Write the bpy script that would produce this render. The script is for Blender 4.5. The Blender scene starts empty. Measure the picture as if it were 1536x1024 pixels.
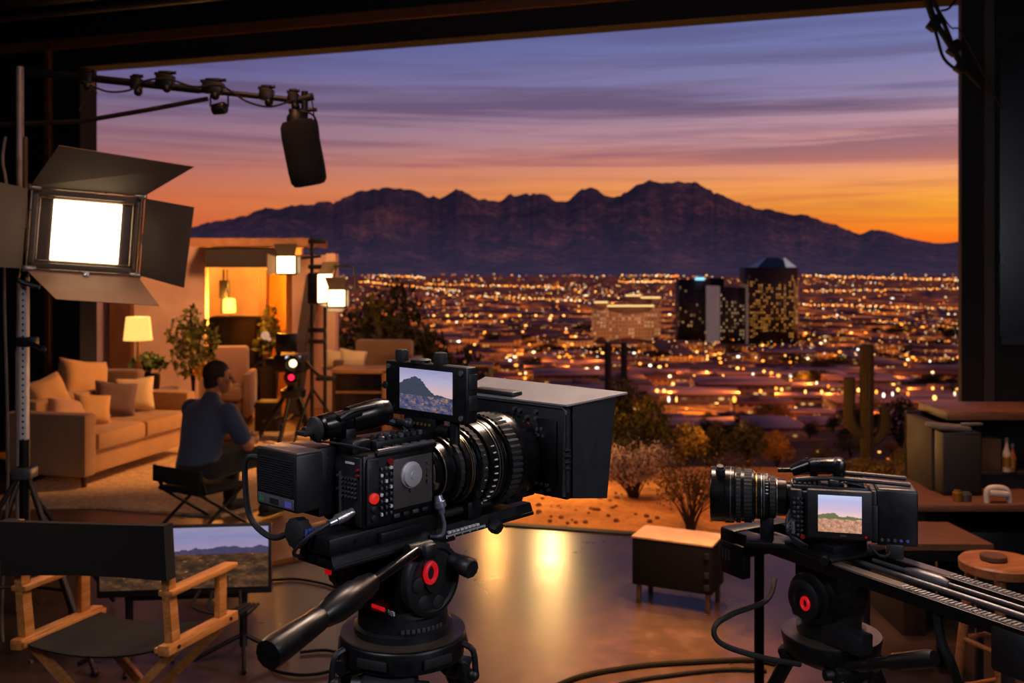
import bpy, bmesh, math, random
from mathutils import Vector, Matrix, Euler, noise
R = math.radians
rnd = random.Random(7)
scene = bpy.context.scene
COL = scene.collection
H, FP, CX, CY = 2.0, 1500.0, 768.0, 395.0      # eye height, focal length, principal column, horizon row


def P(x, y, d):
    return Vector(((x - CX) / FP * d, d, H - (y - CY) / FP * d))


def PX(x, d):
    return (x - CX) / FP * d


def PZ(y, d):
    return H - (y - CY) / FP * d


def V(*a):
    return Vector(a)


# ------------------------------------------------------------------ materials
def lin(h):
    h = h.lstrip('#')
    o = []
    for i in (0, 2, 4):
        c = int(h[i:i + 2], 16) / 255
        o.append(c / 12.92 if c <= .04045 else ((c + .055) / 1.055) ** 2.4)
    return (*o, 1.0)


def mul(c, k):
    return (min(c[0] * k, 1), min(c[1] * k, 1), min(c[2] * k, 1), 1)


class NT:
    def __init__(s, name):
        s.m = bpy.data.materials.new(name)
        s.m.use_nodes = True
        s.t = s.m.node_tree
        s.t.nodes.clear()
        s.out = s.n('ShaderNodeOutputMaterial')
        s.b = s.n('ShaderNodeBsdfPrincipled')
        s.l(s.b.outputs[0], s.out.inputs[0])

    def n(s, typ, **kw):
        nd = s.t.nodes.new(typ)
        for k, v in kw.items():
            setattr(nd, k, v)
        return nd

    def l(s, a, b):
        s.t.links.new(a, b)

    def obj(s, scale=(1, 1, 1), kind='Object'):
        tc = s.n('ShaderNodeTexCoord')
        mp = s.n('ShaderNodeMapping')
        mp.inputs['Scale'].default_value = scale
        s.l(tc.outputs[kind], mp.inputs[0])
        return mp.outputs[0]

    def noise(s, vec, scale=5, detail=3, rough=.5, dist=0):
        nd = s.n('ShaderNodeTexNoise')
        nd.inputs['Scale'].default_value = scale
        nd.inputs['Detail'].default_value = detail
        nd.inputs['Roughness'].default_value = rough
        nd.inputs['Distortion'].default_value = dist
        if vec is not None:
            s.l(vec, nd.inputs['Vector'])
        return nd.outputs['Fac']

    def ramp(s, fac, stops, interp='LINEAR'):
        nd = s.n('ShaderNodeValToRGB')
        nd.color_ramp.interpolation = interp
        el = nd.color_ramp.elements
        while len(el) > 1:
            el.remove(el[-1])
        el[0].position = stops[0][0]
        el[0].color = stops[0][1]
        for p, c in stops[1:]:
            e = el.new(p)
            e.color = c
        s.l(fac, nd.inputs[0])
        return nd.outputs[0]

    def math(s, op, a, b=None, c=None):
        nd = s.n('ShaderNodeMath', operation=op)
        for i, v in enumerate((a, b, c)):
            if v is None:
                continue
            if isinstance(v, (int, float)):
                nd.inputs[i].default_value = v
            else:
                s.l(v, nd.inputs[i])
        return nd.outputs[0]

    def mix(s, fac, a, b, mode='MIX'):
        nd = s.n('ShaderNodeMix', data_type='RGBA', blend_type=mode)
        for i, v in ((0, fac), (6, a), (7, b)):
            if isinstance(v, (int, float)):
                nd.inputs[i].default_value = v
            elif isinstance(v, tuple):
                nd.inputs[i].default_value = v
            else:
                s.l(v, nd.inputs[i])
        return nd.outputs[2]

    def bump(s, h, strength=.3, dist=.01):
        nd = s.n('ShaderNodeBump')
        nd.inputs['Strength'].default_value = strength
        nd.inputs['Distance'].default_value = dist
        s.l(h, nd.inputs['Height'])
        s.l(nd.outputs[0], s.b.inputs['Normal'])

    def set(s, **kw):
        for k, v in kw.items():
            i = s.b.inputs[k.replace('_', ' ')]
            if hasattr(v, 'is_linked'):
                s.l(v, i)
            else:
                i.default_value = v


def M(name, col, rough=.5, metal=0, var=.2, scale=25, bump=0, stretch=(1, 1, 1), spec=.5):
    t = NT(name)
    c = lin(col) if isinstance(col, str) else col
    f = t.noise(t.obj(stretch), scale, 4)
    t.set(Base_Color=t.ramp(f, [(.3, mul(c, 1 - var)), (.7, mul(c, 1 + var))]), Metallic=metal)
    t.b.inputs['Specular IOR Level'].default_value = spec
    t.set(Roughness=t.math('MULTIPLY_ADD', f, .2, rough - .1))
    if bump:
        t.bump(f, bump, .005)
    return t.m


def EM(name, col, strength, var=.1, scale=40, sample=True):
    t = NT(name)
    c = lin(col)
    f = t.noise(t.obj(), scale, 2)
    t.set(Base_Color=(.003, .003, .003, 1), Emission_Color=t.ramp(f, [(.3, mul(c, 1 - var)), (.7, c)]), Emission_Strength=strength)
    if not sample:
        t.m.cycles.emission_sampling = 'NONE'
    return t.m


def wood(name, c1, c2, axis=(1, 8, 8), rough=.45, scale=6):
    t = NT(name)
    v = t.obj(axis)
    f = t.noise(v, scale, 5, .6, .6)
    g = t.noise(v, scale * 6, 2, .5)
    k = t.math('MULTIPLY_ADD', g, .3, t.math('MULTIPLY', f, .7))
    t.set(Base_Color=t.ramp(k, [(.3, lin(c1)), (.65, lin(c2))]), Roughness=rough)
    t.bump(g, .12, .002)
    return t.m


def fabric(name, col, var=.15, scale=300, rough=.9, bump=.3):
    t = NT(name)
    c = lin(col)
    v = t.obj()
    f = t.noise(v, scale, 2)
    g = t.noise(v, 6, 3)
    k = t.math('MULTIPLY_ADD', f, .4, t.math('MULTIPLY', g, .6))
    t.set(Base_Color=t.ramp(k, [(.3, mul(c, 1 - var)), (.7, mul(c, 1 + var))]), Roughness=rough)
    t.b.inputs['Sheen Weight'].default_value = .2
    t.bump(f, bump, .002)
    return t.m


def screen_mat(name, sky, land, hills, hillcol, strength=1.0, spots='#ff9a50', nscale=14, landh=.36):
    """a landscape shot shown on a display; u,v come from the UV map of the panel"""
    t = NT(name)
    tc = t.n('ShaderNodeTexCoord')
    sp = t.n('ShaderNodeSeparateXYZ')
    t.l(tc.outputs['UV'], sp.inputs[0])
    u, v = sp.outputs[0], sp.outputs[1]
    skyc = t.ramp(v, [(p, lin(c)) for p, c in sky])
    cl = t.n('ShaderNodeMapping')
    cl.inputs['Scale'].default_value = (2, 7, 1)
    t.l(tc.outputs['UV'], cl.inputs[0])
    skyc = t.mix(t.math('MULTIPLY', t.noise(cl.outputs[0], 2, 4), .45), skyc, lin('#c9b3c4'))
    n1 = t.noise(tc.outputs['UV'], nscale, 5, .65)
    n2 = t.noise(tc.outputs['UV'], nscale * 2.3, 4, .7)
    landc = t.ramp(n1, [(.3, lin(land[0])), (.5, lin(land[1])), (.68, lin(land[2]))])
    landc = t.mix(t.ramp(n2, [(.6, (0, 0, 0, 1)), (.72, (1, 1, 1, 1))]), landc, lin(spots))
    hill = t.mix(n2, mul(lin(hillcol), .6), mul(lin(hillcol), 1.4))
    hh = t.ramp(u, [(p, (h, h, h, 1)) for p, h in hills])
    hr = t.math('ADD', hh, t.math('MULTIPLY', t.math('SUBTRACT', n1, .5), .2))
    mask = t.math('LESS_THAN', v, hr)
    base_h = t.math('ADD', landh, t.math('MULTIPLY', t.math('SUBTRACT', n1, .5), .06))
    mland = t.math('LESS_THAN', v, base_h)
    c = t.mix(mask, skyc, hill)
    c = t.mix(mland, c, landc)
    t.set(Base_Color=(.01, .01, .01, 1), Roughness=.15, Emission_Color=c, Emission_Strength=strength)
    return t.m


# ------------------------------------------------------------------ mesh builder
def align(p, d):
    q = Vector(d).normalized().to_track_quat('Z', 'Y')
    return Matrix.Translation(Vector(p)) @ q.to_matrix().to_4x4()


class MB:
    def __init__(s):
        s.bm = bmesh.new()

    def _add(s, tb, Mx, mi=0, smooth=True):
        if Mx is not None:
            tb.transform(Mx)
        for f in tb.faces:
            f.material_index = mi
            f.smooth = smooth
        me = bpy.data.meshes.new('tmp')
        tb.to_mesh(me)
        tb.free()
        s.bm.from_mesh(me)
        bpy.data.meshes.remove(me)
        return s

    def box(s, c, size, rot=(0, 0, 0), bev=0, mi=0, seg=2, Mx=None):
        tb = bmesh.new()
        bmesh.ops.create_cube(tb, size=1)
        for v in tb.verts:
            v.co = Vector((v.co.x * size[0], v.co.y * size[1], v.co.z * size[2]))
        if bev:
            bmesh.ops.bevel(tb, geom=tb.edges[:], offset=min(bev, min(size) * .48), segments=seg, profile=.5, affect='EDGES')
        X = Matrix.Translation(Vector(c)) @ Euler(rot).to_matrix().to_4x4()
        if Mx is not None:
            X = Mx @ X
        return s._add(tb, X, mi)

    def b2(s, lo, hi, bev=0, mi=0):
        lo, hi = Vector(lo), Vector(hi)
        sz = hi - lo
        return s.box((lo + hi) / 2, (abs(sz.x), abs(sz.y), abs(sz.z)), bev=bev, mi=mi)

    def cyl(s, p0, p1, r0, r1=None, seg=16, mi=0):
        p0, p1 = Vector(p0), Vector(p1)
        r1 = r0 if r1 is None else r1
        d = p1 - p0
        tb = bmesh.new()
        bmesh.ops.create_cone(tb, cap_ends=True, segments=seg, radius1=r0, radius2=r1, depth=d.length)
        return s._add(tb, align((p0 + p1) / 2, d), mi)

    def lathe(s, prof, p, d, seg=32, mi=0, flute=0, caps=True):
        """prof: (distance along axis, radius)"""
        tb = bmesh.new()
        rings = []
        for z, r in prof:
            ring = []
            for k in range(seg):
                a = 2 * math.pi * k / seg
                rr = r * (1 - flute * (k % 2))
                ring.append(tb.verts.new((rr * math.cos(a), rr * math.sin(a), z)))
            rings.append(ring)
        for a, b in zip(rings, rings[1:]):
            for k in range(seg):
                j = (k + 1) % seg
                tb.faces.new((a[k], a[j], b[j], b[k]))
        if caps:
            tb.faces.new(rings[0][::-1])
            tb.faces.new(rings[-1])
        return s._add(tb, align(p, d), mi)

    def tube(s, pts, r, seg=8, mi=0, smooth=3, flute=0, taper=None):
        pts = [Vector(p) for p in pts]
        if smooth > 1 and len(pts) > 2:
            o = []
            for i in range(len(pts) - 1):
                p0, p1, p2, p3 = pts[max(i - 1, 0)], pts[i], pts[i + 1], pts[min(i + 2, len(pts) - 1)]
                for k in range(smooth):
                    t = k / smooth
                    o.append(.5 * ((2 * p1) + (p2 - p0) * t + (2 * p0 - 5 * p1 + 4 * p2 - p3) * t * t + (3 * p1 - p0 - 3 * p2 + p3) * t ** 3))
            o.append(pts[-1])
            pts = o
        tb = bmesh.new()
        n = len(pts)
        rings = []
        up = None
        for i, p in enumerate(pts):
            t = (pts[min(i + 1, n - 1)] - pts[max(i - 1, 0)])
            if t.length < 1e-9:
                t = Vector((0, 0, 1))
            t.normalize()
            if up is None:
                up = t.orthogonal().normalized()
            else:
                up = (up - t * up.dot(t))
                up = up.normalized() if up.length > 1e-6 else t.orthogonal().normalized()
            sd = t.cross(up)
            rr = r if taper is None else taper(i / (n - 1)) * r
            ring = []
            for k in range(seg):
                a = 2 * math.pi * k / seg
                q = rr * (1 - flute * (k % 2))
                ring.append(tb.verts.new(p + up * (q * math.cos(a)) + sd * (q * math.sin(a))))
            rings.append(ring)
        for a, b in zip(rings, rings[1:]):
            for k in range(seg):
                j = (k + 1) % seg
                tb.faces.new((a[k], a[j], b[j], b[k]))
        tb.faces.new(rings[0][::-1])
        tb.faces.new(rings[-1])
        return s._add(tb, None, mi)

    def ball(s, c, r, seg=16, mi=0, rot=(0, 0, 0)):
        tb = bmesh.new()
        bmesh.ops.create_uvsphere(tb, u_segments=seg, v_segments=max(6, seg // 2), radius=1)
        r = (r, r, r) if isinstance(r, (int, float)) else r
        return s._add(tb, Matrix.Translation(Vector(c)) @ Euler(rot).to_matrix().to_4x4() @ Matrix.Diagonal((*r, 1)), mi)

    def hexa(s, a, b, mi=0):
        """a, b: matching quads (4 points each)"""
        tb = bmesh.new()
        A = [tb.verts.new(p) for p in a]
        B = [tb.verts.new(p) for p in b]
        tb.faces.new(A[::-1])
        tb.faces.new(B)
        for k in range(len(A)):
            j = (k + 1) % len(A)
            tb.faces.new((A[k], A[j], B[j], B[k]))
        bmesh.ops.recalc_face_normals(tb, faces=tb.faces[:])
        return s._add(tb, None, mi, False)

    def plate(s, q, th, mi=0):
        q = [Vector(p) for p in q]
        n = (q[1] - q[0]).cross(q[2] - q[1]).normalized() * th
        return s.hexa(q, [p + n for p in q], mi)

    def raw(s, verts, faces, mi=0):
        me = bpy.data.meshes.new('tmp')
        me.from_pydata(verts, [], faces)
        for p in me.polygons:
            p.material_index = mi
        s.bm.from_mesh(me)
        bpy.data.meshes.remove(me)
        return s

    def build(s, name, mats, parent=None, world=False, angle=38, **kw):
        me = bpy.data.meshes.new(name)
        if world and parent is not None:
            s.bm.transform(MATS[parent].inverted())
        s.bm.to_mesh(me)
        s.bm.free()
        for m in (mats if isinstance(mats, (list, tuple)) else [mats]):
            me.materials.append(m)
        if angle:
            me.set_sharp_from_angle(angle=R(angle))
        o = bpy.data.objects.new(name, me)
        COL.objects.link(o)
        if parent is not None:
            o.parent = parent
        tag(o, **kw)
        return o


MATS = {}


def tag(o, label=None, cat=None, group=None, kind=None):
    if label:
        o['label'] = label
    if cat:
        o['category'] = cat
    if group:
        o['group'] = group
    if kind:
        o['kind'] = kind
    return o


def thing(name, label, cat, loc=(0, 0, 0), rot=0, group=None):
    o = bpy.data.objects.new(name, None)
    o.empty_display_size = .1
    COL.objects.link(o)
    o.location = loc
    e = rot if isinstance(rot, (tuple, list)) else (0, 0, rot)
    o.rotation_euler = e
    MATS[o] = Matrix.Translation(Vector(loc)) @ Euler(e).to_matrix().to_4x4()
    return tag(o, label, cat, group)


def struct(name, mb, mats, **kw):
    return mb.build(name, mats, kind='structure', **kw)


def dup(root, loc, rot, label=None, group=None, scale=None):
    r = root.copy()
    COL.objects.link(r)
    r.location = loc
    r.rotation_euler = rot if isinstance(rot, (tuple, list)) else (0, 0, rot)
    if scale:
        r.scale = scale
    if label:
        r['label'] = label
    if group:
        r['group'] = group
    for ch in list(root.children):
        c = ch.copy()
        COL.objects.link(c)
        c.parent = r
        for g in list(ch.children):
            d = g.copy()
            COL.objects.link(d)
            d.parent = c
    return r


def panel_uv(name, q, mat, parent, world=False, **kw):
    """flat display panel: q = bottom-left, bottom-right, top-right, top-left"""
    bm = bmesh.new()
    vs = [bm.verts.new(p) for p in q]
    f = bm.faces.new(vs)
    uv = bm.loops.layers.uv.new('UVMap')
    for lp, c in zip(f.loops, ((0, 0), (1, 0), (1, 1), (0, 1))):
        lp[uv].uv = c
    if world:
        bm.transform(MATS[parent].inverted())
    me = bpy.data.meshes.new(name)
    bm.to_mesh(me)
    bm.free()
    me.materials.append(mat)
    o = bpy.data.objects.new(name, me)
    COL.objects.link(o)
    o.parent = parent
    return tag(o, **kw)


def lamp(name, kind, loc, energy, col, size=.1, target=None, spot=60, blend=.5, shape=None, sy=None):
    l = bpy.data.lights.new(name, kind)
    l.energy = energy
    l.color = lin(col)[:3]
    if kind == 'AREA':
        l.size = size
        if sy:
            l.shape = 'RECTANGLE'
            l.size_y = sy
    else:
        l.shadow_soft_size = size
    if kind == 'SPOT':
        l.spot_size = R(spot)
        l.spot_blend = blend
    o = bpy.data.objects.new(name, l)
    COL.objects.link(o)
    o.location = loc
    if target is not None:
        o.rotation_euler = (Vector(target) - Vector(loc)).to_track_quat('-Z', 'Y').to_euler()
    return o


# ------------------------------------------------------------------ shared materials
blk = M('black_anodised_metal', '#121214', .42, .35, .3, 60)
blk2 = M('satin_black_plastic', '#0d0d0f', .5, 0, .25, 80)
blkg = M('glossy_black_barrel', '#0c0c0e', .26, .2, .2, 50)
rub = M('black_rubber', '#0a0a0a', .75, 0, .2, 120, .2)
dgrey = M('dark_grey_metal', '#2a2a2e', .42, .5, .2, 60)
grey = M('mid_grey_metal', '#5b5a5c', .38, .6, .15, 60)
silver = M('brushed_silver', '#b9b7b4', .3, .9, .12, 80)
white_m = M('white_marking_paint', '#cfcdc8', .5, 0, .1, 80)
redm = M('red_anodised', '#d5121c', .35, .1, .15, 60)
redd = M('dark_red_knob', '#7d1016', .4, .1, .15, 60)
blue_m = M('blue_marking', '#3a4a8c', .5, 0, .1, 60)
gold_m = M('gold_ring', '#b58a3e', .3, .8, .1, 60)
glass_m = M('coated_lens_glass', '#0a0c18', .05, 0, .1, 10)
oak = wood('honey_oak', '#8a5322', '#c98a48')
brownwood = wood('dark_walnut', '#2a1a10', '#4a2e1c')
# ================================================================== THE PLACE
# ---- world: dusk sky
def make_world():
    w = bpy.data.worlds.new('dusk_sky')
    scene.world = w
    w.use_nodes = True
    t = w.node_tree
    t.nodes.clear()
    s = NT.__new__(NT)
    s.t = t
    out = s.n('ShaderNodeOutputWorld')
    bg = s.n('ShaderNodeBackground')
    tc = s.n('ShaderNodeTexCoord')
    sep = s.n('ShaderNodeSeparateXYZ')
    s.l(tc.outputs['Generated'], sep.inputs[0])
    z = sep.outputs[2]
    x = sep.outputs[0]
    mp = s.n('ShaderNodeMapping')
    mp.inputs['Scale'].default_value = (1.2, 1.2, 15)
    s.l(tc.outputs['Generated'], mp.inputs[0])
    wob = s.noise(mp.outputs[0], 1.6, 4, .55, .3)
    zz = s.math('ADD', z, s.math('MULTIPLY', s.math('SUBTRACT', wob, .5), .035))
    left = s.ramp(zz, [(0, lin('#b04022')), (.035, lin('#cc5238')), (.06, lin('#ca6246')), (.085, lin('#b06660')), (.115, lin('#946a74')),
                       (.15, lin('#7a688a')), (.19, lin('#5f5a8e')), (.24, lin('#474b80')), (.34, lin('#2b305a')), (1, lin('#151a38'))])
    right = s.ramp(zz, [(0, lin('#f0621c')), (.03, lin('#ff7c1c')), (.052, lin('#ffa82e')), (.075, lin('#ffa858')), (.1, lin('#e89a80')),
                        (.128, lin('#c496a0')), (.16, lin('#9484a6')), (.2, lin('#7a7eb0')), (.25, lin('#626ca6')), (.34, lin('#3a4378')), (1, lin('#171d3e'))])
    fx = s.n('ShaderNodeMapRange')
    fx.inputs[1].default_value = -.42
    fx.inputs[2].default_value = .42
    s.l(x, fx.inputs[0])
    c = s.mix(fx.outputs[0], left, right)
    mp2 = s.n('ShaderNodeMapping')
    mp2.inputs['Scale'].default_value = (.9, .9, 26)
    mp2.inputs['Location'].default_value = (.3, .1, .15)
    s.l(tc.outputs['Generated'], mp2.inputs[0])
    cl = s.noise(mp2.outputs[0], 2.2, 6, .6, .5)
    cm = s.ramp(cl, [(.44, (0, 0, 0, 1)), (.6, (1, 1, 1, 1))])
    band = s.ramp(z, [(.03, (.35, .35, .35, 1)), (.07, (.5, .5, .5, 1)), (.1, (.7, .7, .7, 1)), (.15, (.85, .85, .85, 1)), (.2, (.45, .45, .45, 1)), (.3, (.12, .12, .12, 1))])
    ccol = s.ramp(z, [(.03, lin('#d2562c')), (.075, lin('#b8604a')), (.11, lin('#8a5c6a')), (.15, lin('#64506e')), (.25, lin('#4c4a72'))])
    c = s.mix(s.math('MULTIPLY', cm, band), c, ccol)
    below = s.math('LESS_THAN', z, -.002)
    c = s.mix(below, c, lin('#1c1626'))
    s.l(c, bg.inputs[0])
    bg.inputs[1].default_value = 1.0
    s.l(bg.outputs[0], out.inputs[0])


make_world()

# ---- terrain profile
TP = [(-20, -.06), (8, -.06), (9.5, -.13), (12, -.45), (16, -1.4), (30, -4.3), (60, -9.4), (100, -16.2), (200, -31.5), (300, -45), (480, -64), (700, -72.5), (800, -73), (40000, -73)]


def tz(d):
    for (a, za), (b, zb) in zip(TP, TP[1:]):
        if d <= b:
            return za + (zb - za) * (d - a) / (b - a)
    return -73


def ground_mat():
    t = NT('desert_and_city_ground')
    g = t.n('ShaderNodeNewGeometry')
    sp = t.n('ShaderNodeSeparateXYZ')
    t.l(g.outputs['Position'], sp.inputs[0])
    Y = sp.outputs[1]
    pos = g.outputs['Position']
    n1 = t.noise(pos, 3.0, 6, .65)
    n2 = t.noise(pos, 22, 4, .6)
    dirt = t.ramp(t.math('MULTIPLY_ADD', n2, .4, t.math('MULTIPLY', n1, .6)), [(.3, lin('#7c4e2c')), (.5, lin('#b87a44')), (.7, lin('#d89a58'))])
    n3 = t.noise(pos, .12, 6, .7)
    scrub = t.ramp(n3, [(.35, lin('#3c2c1c')), (.5, lin('#644830')), (.65, lin('#8a6240'))])
    n4 = t.noise(pos, .012, 6, .75)
    city = t.ramp(n4, [(.35, lin('#3a2c38')), (.5, lin('#6a4c54')), (.65, lin('#8c6a6c'))])
    f1 = t.n('ShaderNodeMapRange')
    f1.inputs[1].default_value, f1.inputs[2].default_value = 11, 18
    t.l(Y, f1.inputs[0])
    f2 = t.n('ShaderNodeMapRange')
    f2.inputs[1].default_value, f2.inputs[2].default_value = 250, 500
    t.l(Y, f2.inputs[0])
    c = t.mix(f2.outputs[0], t.mix(f1.outputs[0], dirt, scrub), city)
    # street-lamp glow painted on as orange emission patches
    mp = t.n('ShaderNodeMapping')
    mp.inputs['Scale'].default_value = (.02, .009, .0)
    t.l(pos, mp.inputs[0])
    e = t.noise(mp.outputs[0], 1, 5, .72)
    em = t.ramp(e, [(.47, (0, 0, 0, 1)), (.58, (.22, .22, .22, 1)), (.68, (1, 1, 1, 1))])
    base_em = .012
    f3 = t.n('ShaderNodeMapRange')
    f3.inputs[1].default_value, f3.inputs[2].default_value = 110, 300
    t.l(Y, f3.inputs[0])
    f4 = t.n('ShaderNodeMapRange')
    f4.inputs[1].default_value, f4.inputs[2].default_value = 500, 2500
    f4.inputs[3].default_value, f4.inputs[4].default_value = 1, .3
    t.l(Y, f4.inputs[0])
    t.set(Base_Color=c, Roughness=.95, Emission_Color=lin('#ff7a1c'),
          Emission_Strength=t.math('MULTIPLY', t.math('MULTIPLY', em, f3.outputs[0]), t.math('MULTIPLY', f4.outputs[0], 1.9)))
    t.b.inputs['Specular IOR Level'].default_value = .1
    t.bump(t.math('ADD', n1, n2), .6, .04)
    t.m.cycles.emission_sampling = 'NONE'
    return t.m


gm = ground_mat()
ds = [4, 5.5, 6.2, 6.6] + [7 + .25 * i for i in range(30)] + [15, 16.5, 18, 20, 23, 27, 32, 40, 50, 65, 80, 100, 130, 160, 200, 250, 300, 360, 420, 480, 560, 640, 720, 800, 1000, 1400, 2000, 3000, 4500, 7000, 10000, 14000]
NC = 90
vs, fs = [], []
for i, d in enumerate(ds):
    for j in range(NC + 1):
        X = (j / NC * 2 - 1) * (8 + d * 1.05)
        z = tz(d)
        if d > 7.6:
            k = min((d - 7.6) / 3, 1)
            z += k * .05 * noise.fractal(V(X * .9, d * .9, 3), 1, 2, 4) * (1 if d < 16 else .4 + d * .004)
        vs.append((X, d, z))
for i in range(len(ds) - 1):
    for j in range(NC):
        a = i * (NC + 1) + j
        fs.append((a, a + 1, a + NC + 2, a + NC + 1))
mb = MB()
mb.raw(vs, fs)
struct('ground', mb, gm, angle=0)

# ---- mountain range
prof = [(-700, 372), (-300, 366), (0, 362), (120, 356), (200, 350), (285, 341), (330, 333), (370, 322), (410, 310), (440, 304), (465, 308), (480, 303), (500, 305), (520, 292), (540, 284), (570, 280), (600, 279), (615, 282),
        (640, 293), (660, 294), (680, 287), (700, 291), (725, 300), (745, 302), (765, 293), (790, 289), (815, 291), (840, 298), (850, 302), (870, 288), (885, 284), (905, 289),
        (930, 296), (950, 285), (975, 272), (1000, 269), (1020, 271), (1045, 279), (1070, 287), (1100, 300), (1130, 312), (1160, 314), (1200, 322), (1240, 331), (1260, 339),
        (1290, 351), (1305, 343), (1330, 346), (1360, 357), (1400, 365), (1440, 362), (1536, 372), (1900, 376), (2300, 380)]


def ridge_y(x):
    for (a, ya), (b, yb) in zip(prof, prof[1:]):
        if a <= x <= b:
            return ya + (yb - ya) * (x - a) / (b - a)
    return 380


def mountain_mat():
    t = NT('hazy_dusk_rock')
    g = t.n('ShaderNodeNewGeometry')
    n1 = t.noise(g.outputs['Position'], .0022, 8, .7)
    n2 = t.noise(g.outputs['Position'], .012, 5, .7)
    k = t.math('MULTIPLY_ADD', n2, .45, t.math('MULTIPLY', n1, .55))
    c = t.ramp(k, [(.38, lin('#2c2838')), (.5, lin('#64505c')), (.62, lin('#b88a72'))])
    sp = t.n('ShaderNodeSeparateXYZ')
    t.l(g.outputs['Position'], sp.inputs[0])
    # thin air light of the valley haze painted on as emission, strongest low down
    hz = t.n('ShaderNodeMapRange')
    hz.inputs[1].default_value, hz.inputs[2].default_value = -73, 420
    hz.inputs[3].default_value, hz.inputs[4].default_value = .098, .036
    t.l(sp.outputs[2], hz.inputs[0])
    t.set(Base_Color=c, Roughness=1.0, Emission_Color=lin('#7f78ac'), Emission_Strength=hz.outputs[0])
    t.b.inputs['Specular IOR Level'].default_value = 0
    t.bump(k, 1.0, 120)
    t.m.cycles.emission_sampling = 'NONE'
    return t.m


mb = MB()
vs, fs = [], []
NU, NV = 620, 60
D0, D1, D2 = 5800, 9200, 11500
for j in range(NV + 1):
    for i in range(NU + 1):
        px = -700 + 3000 * i / NU
        t = j / NV
        d = D0 + (D1 - D0) * min(t / .82, 1) + (D2 - D1) * max(0, (t - .82) / .18)
        top = PZ(ridge_y(px), D1) + 73
        X0 = PX(px, D1)
        jag = noise.fractal(V(X0 * .0065, 2.2, .5), 1.0, 2.1, 5) * 36 + noise.fractal(V(X0 * .024, 5, 1), .9, 2, 3) * 14 + (noise.ridged_multi_fractal(V(X0 * .0022, 7, 3), 1, 2.1, 5, 1, 2) - 1.1) * 20
        top += jag * min(1, max(0, (top - 250) / 300))
        X = PX(px, d)
        if t <= .82:
            s = t / .82
            n = noise.ridged_multi_fractal(V(X * .0011, d * .0008, 1.7), .9, 2.1, 7, 1.0, 2.0)
            n2 = noise.ridged_multi_fractal(V(X * .0042, d * .0016, 9), .9, 2.1, 5, 1, 2) - 1
            hgt = top * (s ** 1.5) * (1 - .62 * math.sin(math.pi * s) * (1 - min(n, 1.7) / 1.7)) + 42 * n2 * s * (1 - s * .75)
        else:
            hgt = top * (1 - (t - .82) / .18 * 1.05)
        vs.append((X, d, -73.5 + hgt - (1 if j == 0 else 0)))
for j in range(NV):
    for i in range(NU):
        a = j * (NU + 1) + i
        fs.append((a, a + 1, a + NU + 2, a + NU + 1))
mb.raw(vs, fs)
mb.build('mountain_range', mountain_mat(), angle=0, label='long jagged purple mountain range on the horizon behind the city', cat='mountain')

# ---- studio shell
def floor_mat():
    t = NT('polished_dark_concrete')
    v = t.obj()
    n1 = t.noise(v, 1.3, 6, .65, .4)
    n2 = t.noise(v, 9, 5, .6)
    k = t.math('MULTIPLY_ADD', n2, .35, t.math('MULTIPLY', n1, .65))
    t.set(Base_Color=t.ramp(k, [(.3, lin('#241c18')), (.52, lin('#3a2c25')), (.7, lin('#54413a'))]))
    t.set(Roughness=t.ramp(k, [(.3, (.24, .24, .24, 1)), (.7, (.38, .38, .38, 1))]))
    t.b.inputs['Specular IOR Level'].default_value = .5
    t.bump(n2, .05, .004)
    return t.m


def edge(X):                     # studio slab edge towards the desert
    return 7.62 - .27 * X


fm = floor_mat()
mb = MB()
q = [(-9, -4, 0), (6.5, -4, 0), (6.5, edge(6.5), 0), (-9, edge(-9), 0)]
mb.hexa([(a, b, -.05) for a, b, c in q], q)
struct('floor', mb, fm, angle=0)
mb = MB()
mb.hexa([(-.4, edge(-.4) - .03, 0), (6.5, edge(6.5) - .03, 0), (6.5, edge(6.5) + .05, 0), (-.4, edge(-.4) + .05, 0)],
        [(-.4, edge(-.4) - .03, .012), (6.5, edge(6.5) - .03, .012), (6.5, edge(6.5) + .05, .012), (-.4, edge(-.4) + .05, .012)])
struct('trim_1', mb, rub)

wallm = M('near_black_painted_panel', '#101116', .8, 0, .25, 3)
wallm2 = M('charcoal_steel_frame', '#1a1613', .65, .1, .25, 3)
ceilm = M('dark_ceiling_deck', '#0c0b0d', .85, 0, .3, 3)
trimw = M('brown_timber_header', '#6a4020', .6, 0, .25, 8, 0, (.5, 4, 4))
# opening plane runs from the left jamb (far) to the right jamb (near)
LJ = V(PX(120, 10.6), 10.6, 0)
RJ = V(PX(1442, 7.83), 7.83, 0)
du = (RJ - LJ).normalized()
dn = V(-du.y, du.x, 0)           # outwards
ZL = 4.08


def wseg(mb, a, b, z0, z1, th, off=0, mi=0):
    A, B = LJ + du * a + dn * off, LJ + du * b + dn * off
    lo = [V(A.x, A.y, z0), V(B.x, B.y, z0), V(B.x, B.y, z0) + dn * th, V(A.x, A.y, z0) + dn * th]
    mb.hexa(lo, [p + V(0, 0, z1 - z0) for p in lo], mi)


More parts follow.
